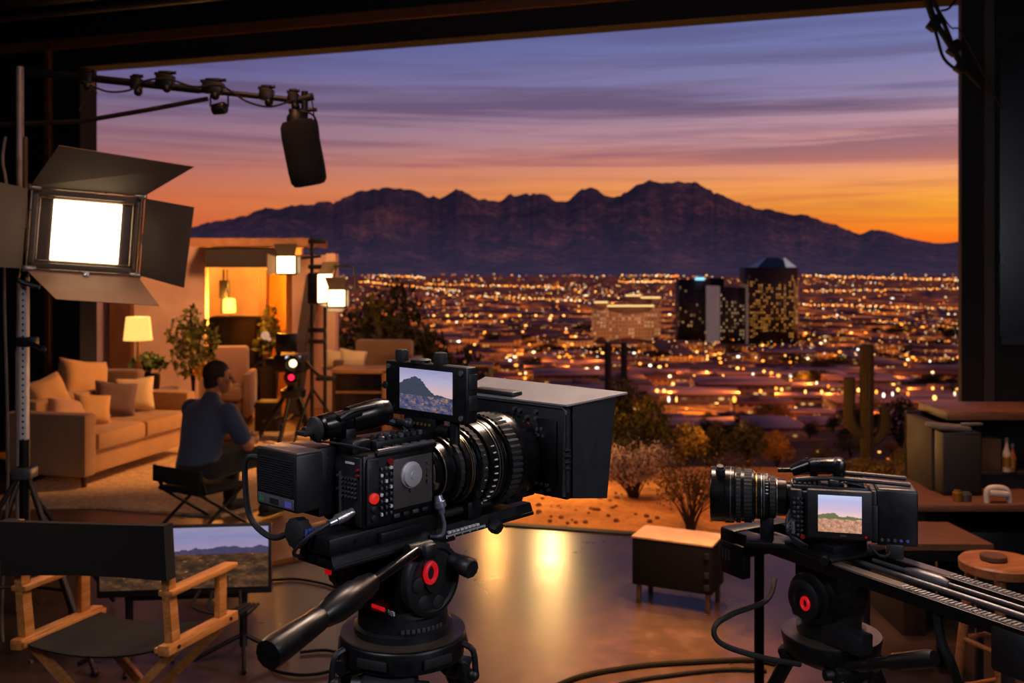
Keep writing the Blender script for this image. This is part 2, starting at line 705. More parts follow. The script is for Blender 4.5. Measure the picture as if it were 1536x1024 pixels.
W = (RJ - LJ).length
mb = MB()
wseg(mb, -5, 0, 0, 5.2, .25)
struct('wall_front_left', mb, wallm)
mb = MB()
wseg(mb, W, W + 4, -.05, 5.2, .25)
struct('wall_front_right', mb, wallm)
mb = MB()
wseg(mb, 0, W, ZL, 5.2, .25)
struct('wall_front_header', mb, wallm)
mb = MB()
wseg(mb, -5, W + 4, ZL + .2, ZL + .3, .06, -.06)
struct('trim_2', mb, trimw)
mb = MB()
wseg(mb, -.42, -.36, 0, ZL + .3, .06, -.06)
struct('trim_3', mb, trimw)
mb = MB()
wseg(mb, W + .16, W + .23, 0, 5.2, .05, -.05)
struct('trim_4', mb, M('pinkish_brown_post', '#3a2c2a', .6, 0, .2, 6))
mb = MB()
wseg(mb, W + .26, W + 3, 4.02, 4.2, .08, -.08)
struct('trim_5', mb, M('grey_cross_beam', '#2a2726', .7, 0, .2, 6))
mb = MB()
wseg(mb, W + .27, W + 2, 1.38, 1.44, .1, -.1)
struct('trim_6', mb, dgrey)
# right hand window bay of dark glass
mb = MB()
wseg(mb, W + .27, W + 2, 1.44, 3.9, .03, -.03)
struct('window_1', mb, M('unlit_dark_blue_glass', '#0a0e18', .3, 0, .2, 2))
mb = MB()
mb.hexa([(-9, -4, 5), (6.5, -4, 5), (8, 8, 5), (-10, 13, 5)], [(-9, -4, 5.1), (6.5, -4, 5.1), (8, 8, 5.1), (-10, 13, 5.1)])
struct('ceiling', mb, ceilm)
mb = MB()
mb.b2((-7.6, -4, 0), (-7.4, 12.0, 5))
struct('wall_left', mb, wallm)
mb = MB()
mb.b2((5.6, -4, 0), (5.8, 6.9, 5))
struct('wall_right', mb, wallm)
mb = MB()
mb.b2((-9, -4.2, 0), (6.5, -4, 5))
struct('wall_back', mb, wallm)
mb = MB()
a, b = LJ + du * -3 - dn * .6, LJ + du * (W * .62) - dn * .6
mb.cyl((a.x, a.y, 4.72), (b.x, b.y, 4.72), .14, seg=24)
mb.build('ceiling_duct', M('dusty_black_duct', '#232022', .6, .2, .2, 8), label='fat round dark duct under the ceiling, above the header beam', cat='duct')
mb = MB()
a, b = LJ + du * -1 - dn * .4, LJ + du * (W * .75) - dn * .4
mb.cyl((a.x, a.y, 4.55), (b.x, b.y, 4.55), .035)
mb.build('ceiling_pipe', grey, label='thin grey pipe running just above the brown header beam', cat='pipe')

# hanging cable bundle at the right end of the header
mb = MB()
D = 7.0
for k, (r, pts) in enumerate([(.022, [(1388, -12), (1402, 30), (1425, 68), (1445, 100), (1472, 130)]), (.016, [(1394, -12), (1418, 40), (1436, 84), (1455, 108)]),
                              (.012, [(1384, -10), (1404, 50), (1416, 88), (1440, 108)]), (.009, [(1437, -6), (1424, 12), (1412, 16)]), (.006, [(1400, 0), (1425, 40), (1444, 50), (1490, 140), (1505, 165)])]):
    mb.tube([P(x, y, D + .06 * k) for x, y in pts], r, 8, smooth=4)
for x, y in ((1402, 35), (1432, 72), (1443, 98)):
    p = P(x, y, D)
    mb.box(p, (.07, .07, .11), (0, R(35), 0), .01)
mb.build('hanging_cable_bundle', rub, label='bundle of black cables drooping from the header at upper right', cat='cable')

# ---- the set: plank deck, rug, walls
deckm = None


def deck_mat():
    t = NT('warm_set_planks')
    br = t.n('ShaderNodeTexBrick')
    br.inputs['Scale'].default_value = 1
    br.inputs['Brick Width'].default_value = 1.8
    br.inputs['Row Height'].default_value = .14
    br.inputs['Mortar Size'].default_value = .004
    br.inputs['Color1'].default_value = lin('#8a5a30')
    br.inputs['Color2'].default_value = lin('#70461f')
    br.inputs['Mortar'].default_value = lin('#3a2412')
    t.l(t.obj(), br.inputs['Vector'])
    n = t.noise(t.obj((2, 20, 2)), 4, 4)
    t.set(Base_Color=t.mix(t.math('MULTIPLY', n, .5), br.outputs['Color'], lin('#4a2c14')), Roughness=.4)
    return t.m


mb = MB()
pl = [(-.34, 7.60), (-1.62, 6.60), (-2.9, 6.95), (-8.5, 7.5), (-8.5, 17), (-.9, 17), (-.7, 12)]
mb.hexa([(x, y, -.2) for x, y in pl], [(x, y, .03) for x, y in pl])
struct('floor_stage', mb, deck_mat(), angle=0)

mb = MB()
rp = [(-4.3, 8.0), (-3.35, 8.05), (-2.25, 7.75), (-1.55, 8.7), (-2.0, 11.6), (-4.2, 11.6)]
c = V(-3, 9.7, 0)
mb.hexa([(x, y, .03) for x, y in rp], [(x, y, .05) for x, y in rp])
mb.build('area_rug', M('shaggy_beige_rug', '#cfae84', .95, 0, .3, 30, .8), angle=0, label='shaggy beige rug spread in front of the near sofa', cat='rug')

wpink = M('pinkish_plaster', '#c8a084', .85, 0, .1, 4, .1)
wwarm = M('warm_cream_plaster', '#f2c684', .85, 0, .1, 4, .1)
wbrown = M('brown_stained_timber', '#5a341a', .6, 0, .2, 8, 0, (4, 4, .5))


def wallbox(name, x0, x1, y0, y1, d, th, mat, kind='structure', **kw):
    mb = MB()
    zb = max(PZ(y1, d), 0.03) if y1 is not None else .03
    mb.b2((PX(x0, d), d, zb), (PX(x1, d), d + th, PZ(y0, d)))
    return mb.build(name, mat, kind=kind, **kw)


wallbox('wall_set_left', 60, 171, 362, None, 13.4, .15, M('mauve_plaster', '#c0a0a0', .85, 0, .1, 4))
wallbox('door_1', 164, 196, 362, None, 13.2, .12, wbrown)
wallbox('wall_set_back', 165, 308, 366, None, 13.6, .15, wpink)
wallbox('wall_set_alcove', 296, 452, 366, None, 15.4, .15, wwarm)
wallbox('wall_set_return', 438, 500, 382, None, 13.6, .15, wpink)
wallbox('trim_7', 284, 462, 357, 369, 13.0, 1.4, M('weathered_roof_edge', '#8a5c34', .7, 0, .2, 10))
wallbox('trim_8', 308, 414, 371, 401, 13.05, .9, M('dark_brown_fascia', '#20140e', .8, 0, .15, 6))
wallbox('trim_9', 388, 399, 404, None, 14.6, .2, wbrown)
wallbox('trim_10', 429, 439, 390, None, 14.0, .2, wbrown)
wallbox('trim_11', 489, 503, 380, None, 13.1, .25, wpink)
wallbox('door_2', 399, 429, 412, None, 15.0, .06, M('amber_curtain', '#b0701c', .8, 0, .2, 14, 0, (6, 6, .2)))
for (xa, xb, lab) in ((451, 476, 'taller dark board tilted against the set wall behind the light stand'), (444, 466, 'second dark board tilted just in front of the taller one')):
    dz = 13.15 if xa == 451 else 13.0
    a, b = P(xb, 412, dz), V(PX(xa, dz), dz - .4, .03)
    mb = MB()
    mb.hexa([b + V(-.06, 0, 0), b + V(.06, 0, 0), b + V(.06, .05, 0), b + V(-.06, .05, 0)], [a + V(-.06, 0, 0), a + V(.06, 0, 0), a + V(.06, .05, 0), a + V(-.06, .05, 0)])
    mb.build('scenery_board', M('dark_brown_flat', '#3a2822', .7, 0, .15, 6), label=lab, cat='board', angle=0)
# ================================================================== FOREGROUND CAMERA
TH = R(48)
CAM = (-.26, 1.75, 1.48)
cam1 = thing('cinema_camera', 'large black cinema camera with flagged matte box and top monitor, in the middle foreground', 'camera', CAM, TH)
bodyw = M('worn_black_camera_body', '#131315', .38, .4, .3, 40)
mb = MB()
mb.b2((0, 0, .053), (.17, .11, .182), bev=.005)
mb.b2((.006, -.004, .06), (.166, .002, .176), bev=.002)
mb.b2((.028, -.006, .176), (.172, .004, .184), bev=.002)
body = mb.build('camera_body', bodyw, cam1)
# rear connector face
mb = MB()
mb.b2((-.004, .004, .058), (.001, .106, .178), bev=.001)
rp_ = mb.build('rear_panel', blk2, cam1)
for k in range(5):
    for j in range(5):
        mb = MB()
        mb.cyl((-.008, .016 + .0085 * k, .108 + .008 * j), (-.003, .016 + .0085 * k, .108 + .008 * j), .0022, seg=8)
        mb.build('rear_button', grey, rp_)
for y, z in ((.06, .142), (.062, .118), (.006, .158), (.006, .148)):
    mb = MB()
    mb.cyl((-.009, y + .003, z), (-.003, y + .003, z), .003, seg=10)
    mb.build('rear_button', redd if z > .144 else grey, rp_)
mb = MB()
mb.b2((-.0065, .054, .066), (-.004, .060, .15))
for i in range(8):
    mb.b2((-.0068, .0525, .104 + .0045 * i), (-.005, .0615, .1055 + .0045 * i))
mb.build('scale_strip', grey, rp_, label='grey marked strip')
mb = MB()
for i in range(6):
    mb.b2((-.006, .02 + .004 * i, .166), (-.004, .0228 + .004 * i, .1695))
mb.build('printed_marking', white_m, rp_)
# right hand side panel with keys, dial and record button
mb = MB()
mb.b2((.062, -.008, .078), (.158, -.003, .168), bev=.002)
sp_ = mb.build('control_panel', M('grey_brown_control_plate', '#4a4543', .4, .3, .12, 30), cam1)
mb = MB()
mb.lathe([(0, .024), (.004, .024), (.005, .021), (.009, .021), (.0097, .0195), (.0095, .0075), (.0108, .007), (.011, .0005)], (.103, -.008, .136), (0, -1, 0), 32)
mb.build('jog_dial', M('satin_silver_dial', '#a8a6a4', .45, .25, .08, 60), sp_, label='round silver jog dial')
for dx, dz in ((0, .027), (0, -.028), (.026, .006), (.026, -.008), (.042, .018), (.042, .006), (.042, -.006), (.042, -.018)):
    mb = MB()
    mb.cyl((.103 + dx, -.007, .136 + dz), (.103 + dx, -.0115, .136 + dz), .0035, seg=10)
    mb.build('key', grey, sp_)
for k in range(3):
    for j in range(8):
        mb = MB()
        x, z = .036 + .011 * k, .075 + .0115 * j
        mb.box((x, -.006, z), (.0055, .006, .006), bev=.0012)
        mb.build('key', grey if (k + j) % 3 else white_m, body)
mb = MB()
mb.cyl((.056, -.003, .166), (.056, -.01, .166), .006, seg=12)
mb.build('key', redd, body, label='dark red key')
mb = MB()
mb.b2((.004, -.0065, .06), (.03, -.002, .172), bev=.002)
dp = mb.build('door_plate', blk2, cam1)
mb = MB()
mb.b2((.008, -.008, .125), (.027, -.006, .166), bev=.001)
mb.build('display_window', M('dim_status_window', '#2b2c30', .25, 0, .1, 20), dp)
mb = MB()
mb.lathe([(0, .0095), (.005, .0095), (.007, .007), (.0072, .003)], (.017, -.0065, .107), (0, -1, 0), 24)
mb.build('record_button', EM('lit_red_button', '#ff2a18', .6), dp, label='red record button')
for z in (.088, .072):
    mb = MB()
    mb.lathe([(0, .006), (.004, .006), (.005, .003)], (.017, -.0065, z), (0, -1, 0), 16)
    mb.build('side_knob', dgrey, dp)
for i in range(4):
    mb = MB()
    mb.box((.07 + .023 * i, -.007, .067), (.014, .006, .007), bev=.0015)
    mb.build('port_cover', dgrey if i % 2 else grey, body)
# top rail with small knobs
mb = MB()
mb.b2((.045, .018, .18), (.165, .1, .2), bev=.003)
tp_ = mb.build('top_plate', blk, cam1)
for i in range(7):
    for j, y in enumerate((.024, .046)):
        mb = MB()
        mb.lathe([(0, .006), (.006, .006), (.0075, .004)], (.062 + .0155 * i, y, .2), (0, 0, 1), 12)
        mb.build('top_knob', grey if (i + j) % 3 == 0 else dgrey, tp_)
mb = MB()
mb.tube([(.03, -.002, .186), (.165, -.002, .187)], .0045, 8)
for i in range(5):
    mb.box((.06 + .022 * i, .006, .188), (.012, .01, .006), bev=.001)
mb.build('top_rail', grey, cam1)
# battery
mb = MB()
mb.b2((-.098, .06, .088), (-.04, .182, .19), bev=.006)
bat = mb.build('battery', M('charcoal_battery_shell', '#141416', .5, .1, .2, 60), cam1)
mb = MB()
for i in range(15):
    mb.b2((-.1, .072, .117 + .0042 * i), (-.097, .17, .1192 + .0042 * i))
mb.build('vent_grille', rub, bat)
mb = MB()
mb.b2((-.0995, .067, .094), (-.0975, .174, .112), bev=.0005)
lb = mb.build('battery_label', M('grey_label', '#4a4b50', .5, 0, .15, 80), bat)
for y0, y1, m in ((.156, .168, EM('green_lamp', '#3a7a4a', .25)), (.073, .091, EM('violet_lamp', '#5a5ac0', .4)), (.11, .136, rub)):
    mb = MB()
    mb.b2((-.1004, y0, .097), (-.099, y1, .107))
    mb.build('label_block', m, lb)
mb = MB()
mb.b2((-.094, .064, .188), (-.044, .178, .193), bev=.002)
mb.build('battery_lid', M('warm_grey_lid', '#6a5d55', .35, .3, .1, 40), bat)
mb = MB()
mb.b2((-.04, .074, .07), (0, .165, .192), bev=.003)
for i in range(10):
    mb.cyl((-.02, .0725, .08 + .011 * i), (-.02, .075, .08 + .011 * i), .002, seg=8)
mb.build('battery_plate', M('blue_black_plate', '#15161d', .4, .3, .2, 50), cam1)
# power cable loop on the far side of the battery
mb = MB()
mb.tube([(-.09, .182, .17), (-.1, .208, .165), (-.1, .212, .12), (-.1, .195, .06), (-.095, .14, .035), (-.085, .105, .045)], .0055, 8, smooth=5)
mb.build('power_cable', rub, cam1)
# big tension knob
mb = MB()
mb.lathe([(0, .018), (.004, .026), (.02, .028), (.026, .027), (.03, .018), (.031, .009), (.031, .001)], (-.062, .082, .05), (-1, 0, 0), 24, flute=.08)
kn = mb.build('rear_knob', rub, cam1)
mb = MB()
for i in range(4):
    mb.b2((-.085 + .007 * i, .05, .05), (-.082 + .007 * i, .0535, .062))
mb.build('index_mark', blue_m, kn)
# base plate and dovetail
mb = MB()
mb.b2((-.075, -.002, .022), (.2, .112, .052), bev=.003)
for i in range(6):
    mb.cyl((-.02 + .03 * i, -.004, .04), (-.02 + .03 * i, 0, .04), .004, seg=10)
mb.b2((.03, -.014, .026), (.15, -.002, .044), bev=.002)
mb.build('base_plate', blk, cam1)
mb = MB()
mb.hexa([(-.065, 0, 0), (.455, 0, 0), (.455, .1, 0), (-.065, .1, 0)], [(-.065, .008, .02), (.455, .008, .02), (.455, .092, .02), (-.065, .092, .02)])
mb.b2((-.065, -.002, -.004), (.455, .102, .003), bev=.001)
dv = mb.build('dovetail_plate', blk, cam1)
mb = MB()
for i in range(26):
    mb.b2((.2 + .0042 * i, -.0035, .0005 if i % 5 else -.002), (.2016 + .0042 * i, -.001, .004))
for i in range(8):
    mb.b2((.205 + .011 * i, -.003, .006), (.213 + .011 * i, .002, .010))
mb.build('scale_marking', white_m, dv)
mb = MB()
mb.lathe([(0, .014), (.012, .016), (.02, .012), (.022, .004)], (.33, .0, .0), (0, -1, -.3), 16, flute=.1)
mb.build('clamp_knob', blk2, dv)
# rods and lens support
for y in (.02, .09):
    mb = MB()
    mb.cyl((.17, y, .038), (.475, y, .038), .0075, seg=14)
    mb.build('support_rod', dgrey, cam1)
mb = MB()
mb.b2((.262, .0, .02), (.3, .11, .055), bev=.004)
mb.hexa([(.262, .03, .05), (.3, .03, .05), (.3, .08, .05), (.262, .08, .05)], [(.268, .04, .115), (.29, .04, .115), (.29, .07, .115), (.268, .07, .115)])
mb.tube([(.28, .008, .04), (.28, -.004, .07), (.28, .006, .1), (.28, .02, .12)], .008, 8)
mb.cyl((.28, -.012, .07), (.28, .002, .07), .008, seg=12)
mb.build('lens_support', blk, cam1)
mb = MB()
mb.b2((.38, .005, .028), (.43, .105, .05), bev=.004)
mb.b2((.385, -.01, .045), (.425, .01, .062), bev=.003)
mb.cyl((.36, .02, .06), (.44, .02, .066), .006)
mb.build('rod_bracket', blk, cam1)
# lens
LA = (.17, .055, .118)
mb = MB()
mb.lathe([(0, .044), (.012, .044), (.013, .05), (.03, .05), (.031, .056), (.055, .057), (.056, .063), (.075, .064), (.077, .069), (.1, .071), (.102, .076),
          (.125, .078), (.128, .084), (.17, .087), (.172, .092), (.225, .094), (.228, .088), (.27, .088)], LA, (1, 0, 0), 64)
lens = mb.build('lens', blkg, cam1)
for z, r, n, h in ((.062, .0655, 64, .01), (.108, .079, 80, .014), (.178, .0935, 96, .03)):
    mb = MB()
    mb.lathe([(0, r - .004), (.001, r + .002), (h, r + .002), (h + .001, r - .004)], (LA[0] + z, LA[1], LA[2]), (1, 0, 0), n, flute=.03)
    mb.build('focus_ring', rub, lens)
for z, r, m in ((.0305, .0568, silver), (.088, .0712, gold_m), (.093, .0714, silver), (.149, .0868, silver), (.156, .0873, grey)):
    mb = MB()
    mb.lathe([(0, r - .002), (0, r), (.0016, r), (.0016, r - .002)], (LA[0] + z, LA[1], LA[2]), (1, 0, 0), 64, caps=False)
    mb.build('engraved_ring', m, lens)
mb = MB()
for i in range(22):
    a = R(150 + i * 9)
    for z, r in ((.139, .0862),):
        p = V(LA[0] + z, LA[1] + r * math.cos(a), LA[2] + r * math.sin(a))
        mb.box(p, (.009, .0022, .0022))
    if i % 2:
        p = V(LA[0] + .118, LA[1] + .0785 * math.cos(a), LA[2] + .0785 * math.sin(a))
        mb.box(p, (.005, .002, .002))
mb.build('distance_marking', white_m, lens)
mb = MB()
mb.lathe([(0, .047), (.01, .047), (.011, .044)], (LA[0] + .004, LA[1], LA[2]), (1, 0, 0), 40)
for i in range(4):
    a = R(200 + i * 40)
    mb.box((LA[0] + .01, LA[1] + .05 * math.cos(a), LA[2] + .05 * math.sin(a)), (.012, .012, .012), (a, 0, 0), .002)
mb.build('lens_mount', M('bronze_mount', '#8d7766', .3, .8, .15, 40), cam1)
# connector plug by the mount
mb = MB()
mb.lathe([(0, .008), (.01, .01), (.011, .0115), (.022, .0115), (.023, .008), (.034, .006)], (.17, -.01, .086), (.15, -.2, -1), 16)
mb.tube([(.174, -.017, .054), (.178, -.02, .03), (.174, -.016, .012), (.16, 0, .01)], .0035, 8)
mb.build('lens_connector', M('steel_blue_plug', '#8b8f9c', .3, .7, .15, 40), cam1)
mb = MB()
mb.lathe([(0, .008), (.012, .008), (.013, .0095), (.035, .0095), (.036, .007), (.05, .0055)], (-.004, .024, .082), (-1, .1, -.25), 16)
plug = mb.build('audio_plug', silver, cam1, label='silver plug')
mb = MB()
mb.tube([(-.052, .03, .07), (-.08, .04, .055), (-.1, .06, .03), (-.085, .075, .012), (-.04, .07, .01)], .0035, 8, smooth=5)
mb.build('plug_cable', dgrey, plug)
# viewfinder on top
vf_axis = V(.9, -.05, .1)
mb = MB()
mb.lathe([(0, .019), (.004, .023), (.03, .024), (.034, .021), (.06, .021), (.062, .0245), (.1, .026), (.105, .0265), (.135, .026), (.15, .022), (.152, .005)], (-.03, .085, .226), vf_axis, 28)
evf = mb.build('viewfinder', blkg, cam1)
mb = MB()
mb.lathe([(0, .009), (.012, .01), (.02, .022), (.026, .0225), (.03, .018)], (-.062, .087, .223), vf_axis, 24)
mb.box((-.052, .087, .223), (.04, .024, .008), (0, -.1, 0), .002)
mb.build('eyepiece', rub, evf)
mb = MB()
mb.tube([(-.005, .06, .243), (.02, .058, .253), (.06, .06, .256), (.09, .066, .256)], .005, 8)
mb.box((.02, .07, .246), (.05, .03, .012), (0, -.1, 0), .003)
mb.build('viewfinder_cover', blk, evf)
mb = MB()
mb.b2((.0, .03, .18), (.045, .1, .205), bev=.006)
mb.b2((.01, .06, .2), (.035, .1, .222), bev=.004)
mb.cyl((.02, .028, .194), (.02, .032, .194), .007)
mb.build('viewfinder_bracket', blk, cam1)
mb = MB()
mb.tube([(.11, .07, .225), (.135, .055, .215), (.14, .05, .2)], .007, 8)
mb.cyl((.13, .03, .222), (.13, .07, .222), .007)
mb.ball((.13, .028, .222), .01)
mb.build('viewfinder_arm', dgrey, cam1)
mb = MB()
mb.tube([(-.025, .1, .2), (-.035, .06, .205), (-.01, .03, .2), (.02, .005, .19)], .0025, 6, smooth=5)
mb.build('viewfinder_cable', rub, cam1)
# top monitor
mx = .19
mb = MB()
mb.b2((mx, -.066, .222), (mx + .03, .162, .327), bev=.004)
mon = mb.build('top_monitor', blk, cam1)
scr1 = screen_mat('mountain_shot_display', [(0, '#d8a090'), (.5, '#d0b0b0'), (.75, '#a8a6c8'), (1, '#8088b8')], ('#18284a', '#4a5070', '#a87860'),
                  [(0, .62), (.1, .7), (.2, .78), (.3, .82), (.42, .74), (.5, .62), (.6, .48), (.75, .42), (1, .38)], '#3a4152', 1.0, '#f09a60', 8)
panel_uv('screen', [(mx - .0012, .118, .236), (mx - .0012, -.03, .236), (mx - .0012, -.03, .316), (mx - .0012, .118, .316)], scr1, mon)
for y, z in ((-.052, .232), (-.052, .316), (.152, .232), (.152, .316)):
    mb = MB()
    mb.cyl((mx - .003, y, z), (mx + .001, y, z), .005, seg=12)
    mb.build('corner_screw', silver, mon)
for y in (.13, .02):
    mb = MB()
    mb.b2((mx + .006, y - .012, .322), (mx + .026, y + .012, .35), bev=.005)
    mb.build('antenna_block', rub, mon)
mb = MB()
mb.lathe([(0, .02), (.006, .02), (.008, .016)], (mx + .016, .075, .326), (0, 0, 1), 20)
mb.build('monitor_dial', blk2, mon)
mb = MB()
mb.b2((mx - .002, .155, .27), (mx + .01, .168, .285), bev=.002)
mb.cyl((mx + .01, .162, .275), (mx + .01, .182, .275), .004)
mb.build('side_switch', dgrey, mon)
for z in (.3, .26):
    mb = MB()
    mb.b2((mx + .004, -.069, z - .014), (mx + .026, -.065, z + .014), bev=.001)
    mb.build('side_port', dgrey, mon)
mb = MB()
mb.b2((mx + .002, .02, .196), (mx + .028, .11, .224), bev=.003)
mb.b2((.15, .03, .18), (mx + .02, .1, .2), bev=.003)
mb.cyl((mx + .015, -.01, .2), (mx + .015, .03, .2), .012)
mb.cyl((mx + .015, -.02, .18), (mx + .015, -.02, .222), .01)
mb.build('monitor_mount', blk, cam1)
mb = MB()
for i in range(6):
    mb.cyl((mx, .035 + .011 * i, .21), (mx + .004, .035 + .011 * i, .21), .003, seg=8)
mb.build('mount_contact', gold_m, cam1)
# matte box
x0 = .45
mb = MB()
mb.b2((x0, -.094, .042), (x0 + .006, .2, .23), bev=.002)
mb.b2((x0, -.094, .222), (x0 + .03, .2, .23), bev=.002)
mb.b2((x0, -.094, .042), (x0 + .03, .2, .05), bev=.002)
mb.b2((x0, -.094, .042), (x0 + .03, -.086, .23), bev=.002)
mb.b2((x0, .192, .042), (x0 + .03, .2, .23), bev=.002)
mbx = mb.build('matte_box', blk2, cam1)
mb = MB()
mb.tube([(x0 - .002, -.088, .048), (x0 - .002, -.092, .22), (x0 - .002, -.085, .228), (x0 - .002, .19, .229)], .0035, 8, smooth=1)
mb.build('frame_edge', grey, mbx)
mb = MB()
mb.b2((x0 - .006, -.07, .07), (x0 + .002, -.02, .2), bev=.003)
tr_ = mb.build('filter_tray', blk, mbx)
for (y, z) in ((.0, .181), (.0, .062)):
    mb = MB()
    mb.lathe([(0, .009), (.006, .009), (.008, .006)], (x0, y + .01, z), (-1, 0, 0), 16)
    mb.build('lock_knob', redd, mbx, label='dark red lock knob')
for (y, z) in ((.03, .212), (.045, .214), (.01, .2), (-.015, .2), (-.015, .214), (-.02, .178), (-.032, .18), (-.012, .166), (-.024, .166), (-.036, .166), (-.01, .12), (-.022, .12), (-.015, .066), (-.03, .066), (-.045, .066), (-.03, .05), (.035, .052), (.05, .056), (-.05, .056)):
    mb = MB()
    mb.cyl((x0 - .008, y, z), (x0 + .001, y, z), .0038, seg=10)
    mb.build('bolt', grey, mbx)
mb = MB()
mb.tube([(x0 - .006, -.1, .215), (x0 - .006, -.1, .06)], .004, 8)
for z in (.14, .128, .116, .104):
    mb.lathe([(0, .005), (.004, .009), (.008, .005)], (x0 - .006, -.1, z), (0, 0, 1), 12)
mb.build('hinge_rod', dgrey, mbx)
mb = MB()
mb.plate([(x0 - .008, .215, .232), (x0 - .008, -.1, .232), (x0 + .135, -.148, .248), (x0 + .135, .26, .25)], .0035)
mb.build('top_flag', M('satin_grey_flag', '#8a8480', .42, .15, .1, 30), mbx)
mb = MB()
mb.b2((x0 - .004, .05, .236), (x0 + .03, .17, .248), bev=.005)
mb.build('flag_handle', blk2, mbx)
mb = MB()
mb.plate([(x0 + .012, -.097, .229), (x0 + .012, -.097, .044), (x0 + .108, -.112, .03), (x0 + .122, -.124, .24)], .003)
mb.build('side_flag', M('matte_black_flag', '#17171a', .55, .1, .12, 30), mbx)
mb = MB()
mb.plate([(x0 + .012, .202, .046), (x0 + .012, .202, .226), (x0 + .125, .22, .238), (x0 + .115, .22, .032)], .003)
mb.build('side_flag', blk2, mbx)

# ================================================================== FLUID HEAD TRIPOD (foreground)


def legs(t, ztop, r0, spread, az, rad=.016, foot=True, yaw=0):
    """three twin-tube legs down to the floor"""
    for a in az:
        a = R(a)
        d = V(math.cos(a), math.sin(a), 0)
        s = V(-d.y, d.x, 0)
        mb = MB()
        top, bot = d * r0 + V(0, 0, ztop), d * spread + V(0, 0, .03)
        mid = top.lerp(bot, .5)
        for k in (-1, 1):
            mb.cyl(top + s * .032 * k, mid + s * .026 * k, rad, seg=14)
        mb.cyl(mid.lerp(top, .1), bot, rad * 1.05, seg=14)
        g = mb.build('leg', blk, t)
        mb = MB()
        mb.box(mid, (.05, .085, .06), (0, 0, a), .008)
        mb.build('leg_lock', blk2, g)
        mb = MB()
        mb.box(top + V(0, 0, .0), (.05, .1, .05), (0, R(20), a), .01)
        mb.cyl(top + s * -.07, top + s * .07, .014)
        mb.build('leg_clamp', blk2, g)
        mb = MB()
        mb.lathe([(0, .03), (.012, .032), (.03, .018), (.04, .016)], bot - V(0, 0, .03), (0, 0, 1), 16)
        mb.build('foot', rub, g)


HX, HY = -.2057, 1.8895
tri1 = thing('tripod', 'heavy black tripod with red-badged fluid head under the middle foreground camera', 'tripod', (HX, HY, 0), TH)
mb = MB()
mb.lathe([(1.256, .07), (1.26, .1), (1.266, .115), (1.302, .118), (1.306, .116), (1.308, .112), (1.308, .097), (1.3, .095), (1.3, .01)], (0, 0, 0), (0, 0, 1), 48)
bowl = mb.build('tripod_bowl', blk, tri1)
mb = MB()
mb.lathe([(0, .1), (.003, .117), (.006, .117), (.006, .098)], (0, 0, 1.306), (0, 0, 1), 48)
mb.build('bowl_rim', M('lit_tan_rim', '#5b4c40', .35, .6, .15, 20), bowl)  # light on the top lip painted into the tan colour
for a in range(0, 360, 60):
    a = R(a + 20)
    mb = MB()
    mb.box((.118 * math.cos(a), .118 * math.sin(a), 1.285), (.006, .06, .018), (0, 0, a), .003)
    mb.build('bowl_slot', rub, bowl)
for a in (R(-70), R(170), R(50)):
    mb = MB()
    p = V(.125 * math.cos(a), .125 * math.sin(a), 1.27)
    mb.tube([p + V(0, 0, .03), p * 1.0 + V(.02 * math.cos(a), .02 * math.sin(a), .02), p + V(.025 * math.cos(a), .025 * math.sin(a), -.02)], .006, 8)
    mb.ball(p + V(.02 * math.cos(a), .02 * math.sin(a), -.025), .012)
    mb.build('bowl_lever', blk2, bowl)
mb = MB()
mb.lathe([(1.3, .09), (1.325, .093), (1.328, .085), (1.35, .084), (1.352, .078), (1.365, .076)], (0, 0, 0), (0, 0, 1), 48)
pb = mb.build('pan_base', blk2, tri1)
mb = MB()
for i in range(9):
    a = R(-132 + 6 * i)
    mb.box((.0925 * math.cos(a), .0925 * math.sin(a), 1.337), (.002, .006, .007), (0, 0, a))
mb.build('base_marking', grey, pb)
mb = MB()
mb.b2((-.06, -.06, 1.36), (.06, .125, 1.42), bev=.012)
mb.lathe([(-.06, .05), (-.058, .06), (.125, .06), (.13, .05)], (0, 0, 1.42), (0, 1, 0), 40)
mb.b2((-.045, -.05, 1.44), (.05, .1, 1.474), bev=.006)
head = mb.build('fluid_head', blk, tri1)
mb = MB()
mb.lathe([(0, .05), (.002, .066), (.014, .068), (.02, .066), (.022, .058), (.018, .054), (.018, .024), (.024, .022), (.024, .002)], (0, -.064, 1.42), (0, -1, 0), 48)
dk = mb.build('drag_dial', blk2, head)
mb = MB()
mb.lathe([(0, .0), (0, .066), (.003, .068), (.006, .068), (.006, .066)], (0, -.07, 1.42), (0, -1, 0), 48, caps=False)
mb.build('dial_rim', dgrey, dk)
mb = MB()
tb_pts = []
for i in range(25):
    a = 2 * math.pi * i / 24
    tb_pts.append((-.012 + .013 * math.cos(a), -.0885, 1.437 + .017 * math.sin(a)))
mb.tube(tb_pts, .0048, 8, smooth=1)
mb.build('red_ring', EM('red_badge', '#e81420', .55), dk, label='red ring badge')
for a in (100, 160, 220, 280):
    a = R(a + 10)
    mb = MB()
    mb.ball((.038 * math.cos(a), -.083, 1.412 + .038 * math.sin(a)), (.015, .004, .015), 12)
    mb.build('dial_boss', rub, dk)
mb = MB()
mb.lathe([(0, .058), (.004, .068), (.02, .07), (.024, .06)], (0, .126, 1.42), (0, 1, 0), 48, flute=.03)
ld = mb.build('drag_dial', blk2, head)
mb = MB()
mb.box((-.07, .138, 1.425), (.006, .017, .05), (0, 0, 0), .002)
mb.build('red_badge', EM('red_label', '#d01018', .5), ld, label='upright red badge')
mb = MB()
mb.box((-.0655, -.005, 1.366), (.003, .036, .011), (0, 0, 0), .001)
hb = mb.build('red_badge', EM('red_label_2', '#e01822', .6), head, label='small red nameplate')
mb = MB()
